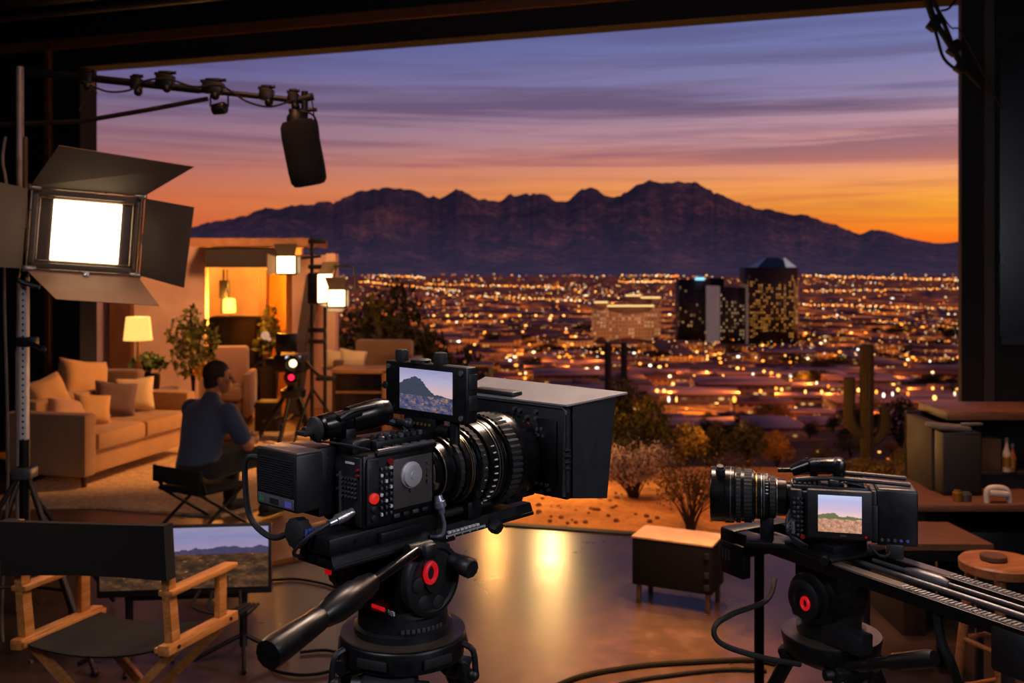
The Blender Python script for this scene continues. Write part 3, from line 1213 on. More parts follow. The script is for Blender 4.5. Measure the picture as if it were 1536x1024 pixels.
for i in range(5):
    mb.box((-.0655, -.028 - .005 * i, 1.366), (.003, .003, .009 if i % 2 else .007))
mb.build('nameplate_letters', white_m, hb)
mb = MB()
mb.b2((-.07, -.05, 1.468), (.09, .05, 1.4745), bev=.002)
mb.box((.03, -.062, 1.465), (.05, .02, .018), bev=.004)
mb.build('head_plate', blk, tri1)
mb = MB()
mb.cyl((.05, -.07, 1.445), (.05, -.125, 1.44), .016, seg=20)
mb.lathe([(0, .015), (.004, .018), (.03, .019), (.034, .016)], (.05, -.1, 1.442), (0, -1, -.1), 20, flute=.06)
mb.build('tilt_lock', blk2, head)
mb = MB()
mb.box((-.055, .07, 1.452), (.02, .02, .012), bev=.003)
mb.build('release_catch', redd, head)
# pan handle
hs = P(628, 824, 1.79)
he = P(402, 982, 1.42)
mb = MB()
mb.cyl(hs + (hs - he) * .03, hs.lerp(he, .45), .0095, seg=16)
hd = mb.build('pan_handle', M('polished_dark_tube', '#3a3a3e', .22, .9, .1, 40), tri1, world=True)
dv_ = (he - hs)
L = dv_.length
mb = MB()
mb.lathe([(.36 * L, .012), (.365 * L, .017), (.4 * L, .019), (.41 * L, .021), (.47 * L, .0215), (.48 * L, .024), (.6 * L, .0245), (.68 * L, .019), (.7 * L, .0165), (.71 * L, .0185), (.8 * L, .0205), (.97 * L, .0235), (1.0 * L, .022), (1.005 * L, .012)], hs, dv_, 24, flute=.04)
gr = mb.build('handle_grip', M('glossy_grip_rubber', '#0b0b0d', .34, 0, .2, 40), hd, world=False)
gr.data.transform(MATS[tri1].inverted())
mb = MB()
mb.box(hs + V(.01, .01, -.004), (.03, .04, .03), (0, 0, TH), .008)
mb.cyl(hs + V(-.018, -.012, .0), hs + V(.02, .02, 0), .013, seg=20)
o = mb.build('handle_rosette', blk2, tri1, world=True)
legs(tri1, 1.24, .095, .62, (-90 - 48 - 8, 25 - 48, 150 - 48), .017)
# ================================================================== SECOND CAMERA ON THE SLIDER
C2 = (.81, 2.58, 1.267)
cam2 = thing('cinema_camera', 'smaller black cinema camera with side screen, riding the slider at right', 'camera', C2, math.atan2(.24, -.97))
mb = MB()
mb.b2((-.105, -.055, .036), (.09, .055, .155), bev=.006)
mb.b2((.06, -.06, .03), (.092, .06, .16), bev=.006)
b2 = mb.build('camera_body', bodyw, cam2)
for j in range(9):
    for k in range(3):
        mb = MB()
        mb.box((.062 + .0095 * k, .0605, .045 + .0115 * j), (.0065, .005, .006), bev=.001)
        mb.build('key', grey if (j + k) % 2 else dgrey, b2)
mb = MB()
mb.cyl((.06, .06, .042), (.06, .068, .042), .006, seg=12)
mb.build('key', redd, b2, label='dark red key')
mb = MB()
mb.b2((-.105, .062, .044), (.05, .08, .166), bev=.004)
sm = mb.build('side_monitor', blk2, cam2)
scr2 = screen_mat('desert_shot_display', [(0, '#e8c0b0'), (.45, '#e8c4b8'), (.62, '#c8b0cc'), (.85, '#a8b0dc'), (1, '#b8c8ec')], ('#7a5a48', '#b88468', '#d8a890'),
                  [(0, .46), (.25, .5), (.4, .5), (.5, .42), (.7, .46), (1, .4)], '#6a6a48', 1.1, '#f4d0b0', 9)
panel_uv('screen', [(.024, .0812, .062), (-.08, .0812, .062), (-.08, .0812, .154), (.024, .0812, .154)], scr2, sm)
for z in (.159, .054):
    mb = MB()
    mb.box((-.036, .081, z), (.014, .002, .003))
    mb.build('maker_mark', grey, sm)
mb = MB()
mb.b2((-.12, .055, .04), (-.105, .066, .13), bev=.003)
mb.build('monitor_hinge', dgrey, sm)
mb = MB()
mb.cyl((-.09, .0805, .054), (-.09, .083, .054), .003, seg=10)
mb.build('tally_lamp', redm, sm)
mb = MB()
mb.b2((-.215, -.052, .03), (-.118, .058, .168), bev=.006)
bt = mb.build('battery', blk, cam2)
mb = MB()
mb.b2((-.21, -.048, .164), (-.122, .054, .171), bev=.002)
mb.build('battery_lid', M('warm_grey_lid_2', '#5b5552', .35, .4, .1, 40), bt)
mb = MB()
mb.b2((-.118, -.05, .035), (-.105, .06, .165), bev=.003)
mb.build('battery_plate', dgrey, cam2)
for i in range(5):
    mb = MB()
    mb.cyl((-.13 - .015 * i, .057, .045), (-.13 - .015 * i, .061, .045), .004, seg=8)
    mb.build('battery_light', blue_m if i > 2 else grey, bt)
mb = MB()
mb.b2((-.18, .04, .0), (-.14, .066, .036), bev=.003)
mb.build('recorder_block', blk2, cam2)
mb = MB()
mb.tube([(-.1, .06, .03), (-.12, .08, .012), (-.14, .075, .01), (-.15, .06, .02)], .0035, 6)
mb.build('monitor_cable', rub, cam2)
# top plate with rails, handle and small fittings
mb = MB()
mb.b2((-.1, -.045, .152), (.085, .045, .168), bev=.004)
t2 = mb.build('top_plate', blk, cam2)
for i in range(6):
    for j in range(3):
        mb = MB()
        mb.lathe([(0, .005), (.006, .005), (.007, .003)], (.078 - .012 * i, .036 - .018 * j, .167), (0, 0, 1), 10)
        mb.build('top_button', grey if (i * j) % 3 == 1 else dgrey, t2)
for y in (-.05, .03):
    mb = MB()
    mb.tube([(.075, y, .178), (-.02, y, .186), (-.2, y, .178)], .006, 8, smooth=2)
    mb.build('top_rail', dgrey, cam2)
mb = MB()
mb.box((.0, .0, .212), (.09, .045, .036), (0, .06, 0), .012)
mb.box((-.03, .0, .203), (.034, .05, .06), (0, 0, 0), .012)
mb.cyl((.04, -.01, .21), (.085, -.01, .192), .02, .015)
mb.cyl((.08, -.02, .192), (.12, -.02, .19), .006)
mb.cyl((.03, 0, .165), (.03, 0, .195), .01)
mb.build('viewfinder', blkg, cam2)
mb = MB()
mb.b2((-.03, -.02, .166), (-.005, .044, .184), bev=.004)
mb.b2((-.09, -.03, .168), (-.05, .03, .18), bev=.004)
mb.tube([(-.04, .045, .18), (-.07, .03, .174), (-.09, .04, .17)], .003, 6)
mb.build('receiver_block', blk2, cam2)
# lens
LB = (.088, 0, .124)
mb = MB()
mb.lathe([(0, .04), (.01, .04), (.012, .047), (.035, .048), (.037, .052), (.055, .053), (.058, .058), (.09, .06), (.093, .066), (.14, .068), (.143, .072), (.165, .073), (.168, .0705), (.2, .0715), (.203, .068), (.19, .063), (.12, .05)], LB, (1, 0, 0), 64)
l2 = mb.build('lens', blkg, cam2)
for z, r, n, h in ((.038, .053, 60, .014), (.097, .0675, 80, .02), (.125, .069, 80, .012)):
    mb = MB()
    mb.lathe([(0, r - .004), (.001, r + .002), (h, r + .002), (h + .001, r - .004)], (LB[0] + z, LB[1], LB[2]), (1, 0, 0), n, flute=.03)
    mb.build('focus_ring', rub, l2)
for z, r, m in ((.034, .0485, silver), (.066, .0588, grey), (.0725, .059, silver), (.085, .06, gold_m), (.15, .0733, grey)):
    mb = MB()
    mb.lathe([(0, r - .002), (0, r), (.0022, r), (.0022, r - .002)], (LB[0] + z, LB[1], LB[2]), (1, 0, 0), 64, caps=False)
    mb.build('engraved_ring', m, l2)
mb = MB()
for i in range(18):
    a = R(20 + i * 9)
    mb.box((LB[0] + .06, .0575 * math.cos(a), LB[2] + .0575 * math.sin(a)), (.006, .002, .002))
mb.build('distance_marking', white_m, l2)
mb = MB()
mb.ball((LB[0] + .12, 0, LB[2]), (.008, .05, .05), 24)
mb.build('front_element', glass_m, l2)
mb = MB()
mb.lathe([(0, .0), (0, .012), (.012, .012), (.014, .009), (.02, .009)], (LB[0] + .178, .03, LB[2] + .062), (0, .3, 1), 14)
mb.build('filter_knob', dgrey, l2)
mb = MB()
mb.b2((.13, -.02, .0), (.165, .02, .075), bev=.004)
mb.b2((.05, -.04, .0), (.2, .04, .014), bev=.003)
mb.build('lens_support', blk, cam2)
mb = MB()
for k in range(5):
    mb.tube([(.088 - .004 * k, .05, .11 - .01 * k), (.1, .068 + .004 * k, .08 - .006 * k), (.092, .07, .045), (.075 - .006 * k, .06, .02), (.05, .05, .005 + .003 * k)], .0035, 6)
mb.build('cable_bunch', dgrey, cam2)
mb = MB()
mb.lathe([(0, .006), (.02, .007), (.03, .005)], (.085, .066, .05), (0, .1, 1), 10)
mb.build('lens_connector', silver, cam2)

# ---- slider
S0 = (.82, 2.58, 1.235)
SR = math.atan2(-.875, .485)
sl = thing('camera_slider', 'long twin-rail black motion slider under the right-hand camera', 'camera slider', S0, SR)
for y in (-.083, .083):
    mb = MB()
    mb.b2((-.24, y - .018, 0), (.86, y + .018, .028), bev=.003)
    mb.b2((-.24, y - .02, .024), (.86, y + .02, .03), bev=.002)
    r_ = mb.build('rail', M('graphite_rail', '#1b1b1d', .32, .6, .15, 40), sl)
    mb = MB()
    mb.b2((-.2, y - .016, .03), (.3, y + .016, .0315))
    mb.build('rail_top_strip', M('bronze_grey_strip', '#6b6058', .35, .6, .1, 30), r_)
    mb = MB()
    for i in range(48):
        mb.b2((.3 + .0115 * i, y - .012, .03), (.306 + .0115 * i, y + .012, .0325))
    mb.b2((.3, y - .0165, .03), (.86, y - .0145, .032))
    mb.build('rack_teeth', silver, r_)
mb = MB()
mb.cyl((-.22, .02, .012), (.84, .02, .012), .007)
mb.build('drive_rod', grey, sl)
mb = MB()
mb.cyl((.1, .045, .02), (.84, .045, .02), .005)
mb.lathe([(0, .008), (.03, .014), (.1, .014), (.12, .008)], (.2, .045, .02), (1, 0, 0), 14)
mb.build('guide_rod', grey, sl)
mb = MB()
mb.b2((-.3, -.11, -.05), (-.24, .11, .034), bev=.008)
mb.b2((-.29, -.115, -.09), (-.2, -.085, .0), bev=.004)
fe = mb.build('end_block', blk, sl)
mb = MB()
for i in range(4):
    mb.b2((-.292 + .012 * i, -.118, -.05), (-.285 + .012 * i, -.115, -.02))
mb.build('end_vent', grey, fe)
mb = MB()
mb.b2((.53, -.105, -.075), (.62, -.03, .022), bev=.01)
mb.build('motor_box', blk2, sl)
mb = MB()
mb.b2((-.1, -.1, .0305), (.1, .1, .04), bev=.003)
mb.b2((-.07, -.06, .034), (.07, .06, .06), bev=.004)
mb.cyl((.08, -.1, .04), (.1, -.125, .04), .01)
mb.build('carriage', blk, sl)
for (x, px_) in ((-.26, None), (.5, None)):
    mb = MB()
    mb.cyl((x, .0, -1.2), (x, .0, -.03), .014, seg=12)
    for a in (0, 120, 240):
        a = R(a + 30)
        mb.tube([(x, 0, -.95), (x + .2 * math.cos(a), .2 * math.sin(a), -1.1), (x + .28 * math.cos(a), .28 * math.sin(a), -1.225)], .009, 8)
    mb.build('support_stand', M('dark_stand_tube', '#241f1d', .5, .3, .15, 30), sl)

# ---- tripod below
tri2 = thing('tripod', 'black fluid head tripod with red-ringed dial under the slider at right', 'tripod', (.83, 2.6, 0), R(-148))
mb = MB()
mb.lathe([(.96, .06), (.985, .11), (1.0, .12), (1.035, .126), (1.04, .124), (1.04, .1), (1.03, .01)], (0, 0, 0), (0, 0, 1), 48)
bw = mb.build('tripod_bowl', blk, tri2)
mb = MB()
mb.lathe([(0, .105), (.003, .125), (.006, .125), (.006, .104)], (0, 0, 1.037), (0, 0, 1), 48)
mb.build('bowl_rim', M('lit_tan_rim_2', '#5b4c40', .35, .6, .15, 20), bw)  # lit look of this top lip painted in as tan
mb = MB()
mb.lathe([(1.03, .085), (1.06, .088), (1.062, .075), (1.1, .078)], (0, 0, 0), (0, 0, 1), 40)
mb.build('pan_base', blk2, tri2)
mb = MB()
mb.b2((-.07, -.06, 1.085), (.09, .06, 1.15), bev=.014)
mb.lathe([(-.07, .055), (-.066, .065), (.085, .065), (.09, .055)], (0, 0, 1.145), (1, 0, 0), 40)
mb.b2((-.06, -.07, 1.17), (.06, .07, 1.228), bev=.006)
hd2 = mb.build('fluid_head', blk, tri2)
mb = MB()
mb.lathe([(0, .042), (.004, .05), (.018, .05), (.022, .042), (.022, .028), (.016, .026)], (.088, 0, 1.145), (1, 0, 0), 40)
dd2 = mb.build('drag_dial', blk2, hd2)
mb = MB()
mb.tube([(.112, .012 + .011 * math.cos(2 * math.pi * i / 20), 1.14 + .014 * math.sin(2 * math.pi * i / 20)) for i in range(21)], .0045, 8, smooth=1)
mb.build('red_ring', EM('red_badge_2', '#e8141c', .6), dd2, label='red ring')
mb = MB()
for i in range(3):
    mb.b2((.07, -.066, 1.12 + .016 * i), (.02, -.0645, 1.124 + .016 * i))
mb.build('printed_lines', grey, hd2)
mb = MB()
for a in (-.09, .1):
    mb = MB()
    mb.box((a * .6, a, 1.07), (.05, .12, .05), (0, 0, 0), .006)
    mb.build('level_arm', dgrey, tri2)
mb = MB()
a, b = P(1262, 1000, 2.5), P(1388, 988, 2.3)
mb.cyl(a, b, .012, .016)
mb.lathe([(0, .012), (.02, .02), (.12, .022), (.14, .018)], P(1330, 994, 2.39), b - a, 18, flute=.05)
mb.build('pan_handle', blk2, tri2, world=True)
legs(tri2, .975, .1, .55, (148 - 80, 148 + 25, 148 + 150), .017)
mb = MB()
mb.tube([P(1162, 868, 2.68), P(1150, 900, 2.6), P(1100, 920, 2.5), P(1072, 940, 2.45), P(1082, 965, 2.44), P(1140, 985, 2.45), P(1200, 996, 2.5)], .007, 8, smooth=6)
mb.build('control_cable', rub, label='black cable looping out left of the slider tripod', cat='cable')
# ================================================================== LED PANEL, STANDS, BOOM
LP = P(129, 348, 5.0)
led = thing('led_panel_light', 'big glowing LED panel with four open black barn doors at far left', 'studio light', LP, (0, R(4), R(18)))
doorm = M('soot_black_barn_door', '#3e3026', .55, .1, .15, 8)


def led_mat(name, strength, n=16, col='#ffdcae'):
    t = NT(name)
    vo = t.n('ShaderNodeTexVoronoi', feature='F1')
    vo.inputs['Scale'].default_value = 46
    vo.inputs['Randomness'].default_value = 0
    t.l(t.obj(), vo.inputs['Vector'])
    t.set(Base_Color=(.5, .45, .4, 1), Emission_Color=lin(col), Emission_Strength=t.math('MULTIPLY', t.ramp(vo.outputs['Distance'], [(.1, (1.15, 1.15, 1.15, 1)), (.6, (.75, .75, .75, 1))]), strength))
    return t.m


mb = MB()
mb.b2((-.25, .0, -.195), (.25, .1, .195), bev=.01)
mb.b2((-.2, .1, -.15), (.2, .16, .15), bev=.02)
for lo, hi in (((-.25, -.03, .165), (.25, 0, .195)), ((-.25, -.03, -.195), (.25, 0, -.165)), ((-.25, -.03, -.195), (-.225, 0, .195)), ((.225, -.03, -.195), (.25, 0, .195))):
    mb.b2(lo, hi, bev=.004)
hs_ = mb.build('housing', M('warm_brown_housing', '#4c3d30', .55, .1, .12, 30), led)  # LED glow on the housing put into the brown
mb = MB()
mb.b2((-.155, -.006, -.148), (.158, -.001, .148))
mb.build('led_array', led_mat('bright_led_array', 16), led, label='glowing white LED array')
mb = MB()
for pts in ([(-.215, -.034, .155), (.215, -.034, .155), (.215, -.034, -.155), (-.215, -.034, -.155), (-.215, -.034, .155)], [(-.24, -.05, .2), (.24, -.05, .2)], [(-.24, -.05, -.2), (.24, -.05, -.2)], [(.26, -.04, .19), (.26, -.04, -.19)], [(.235, -.04, .17), (.235, -.04, -.17)], [(-.255, -.04, .2), (-.255, -.04, -.2)]):
    mb.tube(pts, .005, 8, smooth=1)
for x in (-.24, .245):
    for z in (-.2, .2):
        mb.box((x, -.04, z), (.06, .03, .03), bev=.006)
mb.build('door_frame', M('warm_steel_frame', '#8a7a68', .3, .8, .12, 40), led)
for q in ([(-.26, -.05, .205), (.265, -.05, .205), (.49, -.2, .36), (-.13, -.2, .4)], [(.27, -.05, .19), (.27, -.05, -.2), (.485, -.17, -.245), (.505, -.17, .16)],
          [(-.25, -.05, -.205), (.26, -.05, -.205), (.375, -.17, -.34), (-.095, -.17, -.335)], [(-.27, -.05, .19), (-.27, -.05, -.2), (-.47, -.2, -.2), (-.47, -.2, .215)]):
    mb = MB()
    mb.plate(q, .004)
    mb.build('barn_door', M('lit_lower_door', '#806450', .5, .1, .15, 8) if q[2][2] < -.3 else doorm, led)  # paler copy for the lower door paints in the LED light on it
mb = MB()
mb.box((.02, -.055, -.215), (.03, .02, .03), bev=.005)
mb.build('door_latch', silver, led)
mb = MB()
mb.tube([(-.29, .05, 0), (-.3, .05, -.2), (-.3, .07, -.26), (-.2, .07, -.29)], .014, 8)
mb.build('yoke', blk, led)

SX = PX(37, 5.12)
st = thing('light_stand', 'tall perforated steel stand on tripod legs carrying the big LED panel', 'light stand', (SX, 5.12, 0))
mb = MB()
mb.b2((-.018, -.018, 1.07), (.018, .018, 1.93), bev=.003)
col_ = mb.build('perforated_column', M('pale_grey_steel', '#d8ccc4', .5, .1, .12, 20), st)
mb = MB()
for i in range(26):
    mb.cyl((0, -.0195, 1.1 + .031 * i), (0, -.0175, 1.1 + .031 * i), .006, seg=8)
mb.build('hole_row', rub, col_)
mb = MB()
mb.cyl((0, 0, .05), (0, 0, 1.1), .026)
mb.build('pole', blk, st)
mb = MB()
mb.cyl((0, 0, 1.9), (0, 0, 2.05), .02)
mb.build('pole', blk, st)
mb = MB()
mb.box((0, 0, .93), (.1, .1, .06), bev=.01)
mb.lathe([(0, .03), (.04, .04), (.06, .03)], (0, 0, .9), (0, 0, 1), 16)
mb.build('collar', grey, st)
for z in (1.6, 1.97):
    mb = MB()
    mb.box((.02, -.01, z), (.1, .06, .05), bev=.01)
    mb.cyl((.03, -.03, z), (.11, -.05, z - .03), .012)
    mb.ball((.115, -.05, z - .035), .018)
    mb.build('clamp', dgrey, st)
for a in (-30, 90, 210):
    a = R(a)
    mb = MB()
    mb.cyl((.03 * math.cos(a), .03 * math.sin(a), .91), (.55 * math.cos(a), .55 * math.sin(a), .02), .014)
    mb.cyl((0, 0, .35), (.33 * math.cos(a), .33 * math.sin(a), .38), .008)
    mb.ball((.55 * math.cos(a), .55 * math.sin(a), .02), .02)
    mb.build('leg', M('brown_black_leg', '#2a201c', .45, .4, .15, 20), st)
mb = MB()
mb.tube([P(8, 205, 5.3), P(4, 240, 5.3), P(10, 290, 5.25), P(6, 420, 5.25), P(12, 700, 5.3), V(-2.7, 5.3, .01), V(-2.4, 5.0, .01)], .008, 8, smooth=5)
mb.build('stand_cable', M('grey_cable', '#5a5450', .6), label='grey cable running down beside the perforated light stand', cat='cable')

# boom
BX = PX(30, 5.7)
bs = thing('boom_stand', 'boom stand with long horizontal arm reaching from the left wall over the set', 'boom stand', (BX, 5.7, 0))
arm0, arm1 = P(40, 107, 5.7), P(458, 152, 5.7)
BT = P(30, 100, 5.7).z
mb = MB()
mb.cyl((0, 0, 0.02), (0, 0, 1.5), .026)
mb.cyl((0, 0, 1.5), (0, 0, BT), .02)
mb.build('pole', M('smoky_steel_pole', '#948a84', .4, .3, .15, 20), bs)
mb = MB()
mb.cyl((.03, 0, .02), (.03, 0, BT - .4), .012)
mb.build('brace_pole', M('rusty_brown_pole', '#5a4028', .5, .4, .15, 20), bs)
for a in (20, 140, 260):
    a = R(a)
    mb = MB()
    mb.cyl((.02 * math.cos(a), .02 * math.sin(a), .75), (.5 * math.cos(a), .5 * math.sin(a), .02), .014)
    mb.build('leg', blk, bs)
mb = MB()
mb.cyl(arm0, P(300, 135, 5.7), .022)
mb.cyl(P(300, 135, 5.7), arm1, .017)
ba = mb.build('boom_arm', blk, bs, world=True)
mb = MB()
mb.tube([P(-10, 187, 5.72), P(22, 186, 5.72), P(120, 182, 5.72), P(215, 166, 5.72), P(312, 148, 5.72)], .014, 8, smooth=1)
mb.build('strut', M('dark_bronze_strut', '#2c2422', .5, .4, .15, 20), bs, world=True)
for x, y, w in ((130, 118, .08), (205, 126, .06), (248, 121, .1), (320, 132, .12), (400, 142, .08), (440, 148, .06)):
    mb = MB()
    p = P(x, y, 5.7)
    mb.box(p, (w, .07, .07), (0, R(7), 0), .012)
    mb.box(p + V(0, 0, .045), (w * .7, .04, .02), bev=.005)
    mb.cyl(p + V(-w * .6, 0, .04), p + V(w * .6, 0, .045), .01)
    mb.ball(p + V(.02, -.03, -.05), .025, 10)
    mb.build('arm_clamp', blk, bs, world=True)
mb = MB()
mb.tube([P(125, 122, 5.66), P(160, 137, 5.66), P(195, 135, 5.66), P(215, 122, 5.66), P(250, 118, 5.66), P(290, 130, 5.66), P(330, 128, 5.66), P(370, 152, 5.66), P(405, 160, 5.66), P(440, 150, 5.66)], .006, 6, smooth=5)
mb.tube([P(118, 165, 5.66), P(128, 150, 5.66), P(145, 140, 5.66), P(130, 128, 5.66)], .005, 6, smooth=5)
mb.tube([P(466, 140, 5.66), P(470, 165, 5.66), P(474, 200, 5.66)], .004, 6, smooth=4)
mb.build('cable_loops', rub, bs, world=True)
mb = MB()
p = P(457, 150, 5.7)
mb.cyl(p + V(-.04, 0, .0), p + V(.05, 0, .02), .022)
mb.cyl(p + V(0, 0, .05), p + V(0, 0, -.1), .02)
mb.cyl(p + V(-.09, 0, -.06), p + V(.07, 0, -.055), .012)
mb.build('swivel_mount', blk, bs, world=True)
mic = thing('boom_microphone', 'boom microphone in a fat black windscreen hanging against the sunset', 'microphone', P(455, 228, 5.7), (R(6), R(-10), 0))
mb = MB()
mb.lathe([(-.195, .055), (-.19, .085), (-.165, .102), (-.1, .106), (.1, .106), (.155, .1), (.18, .085), (.185, .05)], (0, 0, 0), (0, 0, 1), 40)
ws = mb.build('windscreen', M('black_foam_windscreen', '#0d0d0d', .95, 0, .3, 90, .6), mic)
mb = MB()
mb.lathe([(.18, .06), (.21, .055), (.23, .035), (.25, .018)], (0, 0, 0), (0, 0, 1), 24)
mb.build('shock_mount', blk2, mic)
mb = MB()
mb.tube([(.1, 0, .05), (.108, 0, .14), (.09, 0, .2), (.03, 0, .23)], .006, 8)
mb.build('suspension_wire', dgrey, mic)
cl_ = thing('clamp_lamp', 'small black clip lamp hanging under the boom arm', 'lamp', P(329, 155, 5.7))
mb = MB()
mb.lathe([(-.04, .02), (-.035, .032), (.03, .036), (.04, .03)], (0, 0, -.03), (1, -.3, .1), 20)
mb.build('lamp_head', blk, cl_)
mb = MB()
mb.tube([(-.05, 0, -.02), (-.05, 0, .045), (.0, 0, .07), (.05, 0, .045), (.05, 0, -.02)], .006, 8, smooth=1)
mb.build('bracket', blk2, cl_)

# ================================================================== DIRECTOR'S CHAIR
DC = (-1.225, 3.57, .015)
ch = thing('director_chair', "wooden folding director's chair with black canvas, seen from behind at lower left", 'chair', DC, R(69))
canv = fabric('black_canvas', '#0a0a0a', .2, 200)
canv.node_tree.nodes['Principled BSDF'].inputs['Sheen Weight'].default_value = 0
wd = .535
for y in (0, wd):
    mb = MB()
    mb.b2((-.03, y - .022, .592), (.37, y + .022, .63), bev=.005)
    mb.b2((-.03, y + (.022 if y == 0 else -.034), .6), (.37, y + (.034 if y == 0 else -.022), .622), bev=.003)
    r_ = mb.build('seat_rail', oak, ch)
    for x in (.02, .32):
        mb = MB()
        mb.cyl((x, y - .026, .612), (x, y + .026, .612), .007, seg=10)
        mb.build('rail_bolt', dgrey, r_)
    mb = MB()
    mb.b2((.27, y - .011, .62), (.315, y + .011, .8), bev=.003)
    mb.build('front_post', oak, ch)
    mb = MB()
    mb.hexa([(.0, y - .014, .62), (.042, y - .014, .62), (.042, y + .014, .62), (.0, y + .014, .62)], [(-.04, y - .012, 1.06), (-.005, y - .012, 1.06), (-.005, y + .012, 1.06), (-.04, y + .012, 1.06)])
    mb.build('back_post', oak, ch)
    mb = MB()
    mb.b2((-.02, y - .028, .8), (.36, y + .028, .822), bev=.006)
    mb.build('armrest', oak, ch)
    mb = MB()
    mb.b2((-.03, y - .02, .0), (.4, y + .02, .035), bev=.005)
    mb.build('floor_rail', oak, ch)
for x in (.05, .31):
    for k in (0, 1):
        mb = MB()
        xx = x + (.012 if k else -.012)
        mb.hexa([(xx - .01, wd * k - .02, .03), (xx + .01, wd * k - .02, .03), (xx + .01, wd * k + .02, .03), (xx - .01, wd * k + .02, .03)],
                [(xx - .01, wd * (1 - k) - .02, .6), (xx + .01, wd * (1 - k) - .02, .6), (xx + .01, wd * (1 - k) + .02, .6), (xx - .01, wd * (1 - k) + .02, .6)])
        mb.build('leg', oak, ch)
# canvas back: sleeve wrapped round both posts, slightly sagging
vs, fs = [], []
nx, nz = 24, 8
for s in (0, 1):
    for i in range(nx + 1):
        for j in range(nz + 1):
            u, w = i / nx, j / nz
            y = -.03 + (wd + .06) * u
            z = .868 + (.198 - .014 * math.sin(math.pi * u)) * w
            x = -.035 - .03 * (w - .2) * .5 + .05 * math.sin(math.pi * u) * (.6 + .4 * w)
            vs.append((x + (.024 if s == 0 and (u < .07 or u > .93) else (.004 if s == 0 else -.004)) - (.02 if s else 0), y, z))
N = (nx + 1) * (nz + 1)
for s in (0, 1):
    for i in range(nx):
        for j in range(nz):
            a = s * N + i * (nz + 1) + j
            q = (a, a + 1, a + nz + 2, a + nz + 1)
            fs.append(q if s else q[::-1])
for i in range(nx):
    a, b = i * (nz + 1), (i + 1) * (nz + 1)
    fs.append((a, b, b + N, a + N))
    fs.append((a + nz, a + nz + N, b + nz + N, b + nz))
for j in range(nz):
    a = j
    fs.append((a, a + N, a + 1 + N, a + 1))
    a = nx * (nz + 1) + j
    fs.append((a, a + 1, a + 1 + N, a + N))
mb = MB()
mb.raw(vs, fs)
for f in mb.bm.faces:
    f.smooth = True
mb.build('canvas_back', canv, ch, angle=60)
vs, fs = [], []
for i in range(13):
    for j in range(5):
        u = i / 12
        vs.append((-.02 + .36 * j / 4, wd * u, .628 - .05 * math.sin(math.pi * u) ** .7))
for i in range(12):
    for j in range(4):
        a = i * 5 + j
        fs.append((a, a + 1, a + 6, a + 5))
n0 = len(vs)
vs += [(x, y, z - .006) for x, y, z in vs]
fs += [tuple(n0 + k for k in f[::-1]) for f in fs]
mb = MB()
mb.raw(vs, fs)
for f in mb.bm.faces:
    f.smooth = True
mb.build('canvas_seat', canv, ch, angle=60)

for c_ in ch.children_recursive:
    c_.data.transform(Matrix(((1, -.27, 0, 0), (0, 1, 0, 0), (0, 0, 1, 0), (0, 0, 0, 1))))
# ================================================================== LARGE MONITOR
MCX = PX(277, 5.0)
mo = thing('display_monitor', 'wide display monitor showing a desert valley, standing low behind the director\'s chair', 'monitor', (MCX, 5.0, 0), R(6))
zb_, zt_ = PZ(893, 5.0), PZ(788, 5.0)
mb = MB()
mb.b2((-.425, 0, zb_), (.425, .03, zt_), bev=.005)
mb.b2((-.25, .03, zb_ + .05), (.25, .07, zt_ - .06), bev=.02)
mb.build('monitor_shell', blk2, mo)
scr3 = screen_mat('valley_shot_display', [(0, '#b090a8'), (.55, '#b8a0b4'), (.7, '#9a92c0'), (.85, '#8088c4'), (1, '#9a98c0')], ('#201a14', '#4a3424', '#7a5230'),
                  [(0, .62), (.3, .64), (.5, .63), (.7, .66), (.85, .68), (1, .66)], '#4a4668', .75, '#e08a48', 10, .56)
panel_uv('screen', [(-.41, -.0012, zb_ + .035), (.41, -.0012, zb_ + .035), (.41, -.0012, zt_ - .012), (-.41, -.0012, zt_ - .012)], scr3, mo)
mb = MB()
mb.cyl((.28, .05, .06), (.28, .05, zb_ + .05), .02)
mb.cyl((-.28, .05, .06), (-.28, .05, zb_ + .05), .02)
mb.b2((-.3, .03, zb_ - .03), (.3, .07, zb_ + .02), bev=.006)
for x in (-.28, .28):
    for a in (-15, 100, 190, 280):
        a = R(a)
        mb.cyl((x, .05, .12), (x + .24 * math.cos(a), .05 + .24 * math.sin(a), .015), .011)
mb.build('monitor_stand', blk, mo)
mb = MB()
for k in range(4):
    mb.tube([P(300 + 20 * k, 885, 4.9), P(290 + 24 * k, 910 + 4 * k, 4.85), P(330 + 14 * k, 920, 4.8), P(370 + 6 * k, 905, 4.85)], .008, 6)
mb.build('monitor_cables', rub, label='tangle of black cables below the wide display monitor', cat='cable')

# ================================================================== EQUIPMENT BOX ON LEGS
q = [V(.708, 5.9, 0), V(1.138, 5.69, 0)]
bxd = (q[1] - q[0]).normalized()
bo = thing('equipment_case', 'dark box case with tan top on four short legs, alone on the open floor', 'case', (q[0].x, q[0].y, 0), math.atan2(bxd.y, bxd.x))
bw_ = (q[1] - q[0]).length
mb = MB()
mb.b2((0, 0, .11), (bw_, .27, .385), bev=.006)
mb.build('case_body', M('dark_brown_case', '#040303', .75, 0, .2, 8, spec=.2), bo)
mb = MB()
mb.b2((-.004, -.004, .383), (bw_ + .004, .274, .396), bev=.003)
mb.build('case_top', M('pale_tan_board', '#c09468', .55, 0, .12, 8), bo)
for x in (.035, bw_ - .03):
    for y in (.025, .245):
        mb = MB()
        mb.b2((x - .013, y - .013, 0), (x + .013, y + .013, .14), bev=.003)
        mb.build('leg', M('case_leg_brown', '#4a3220', .5, .1, .15, 8), bo)
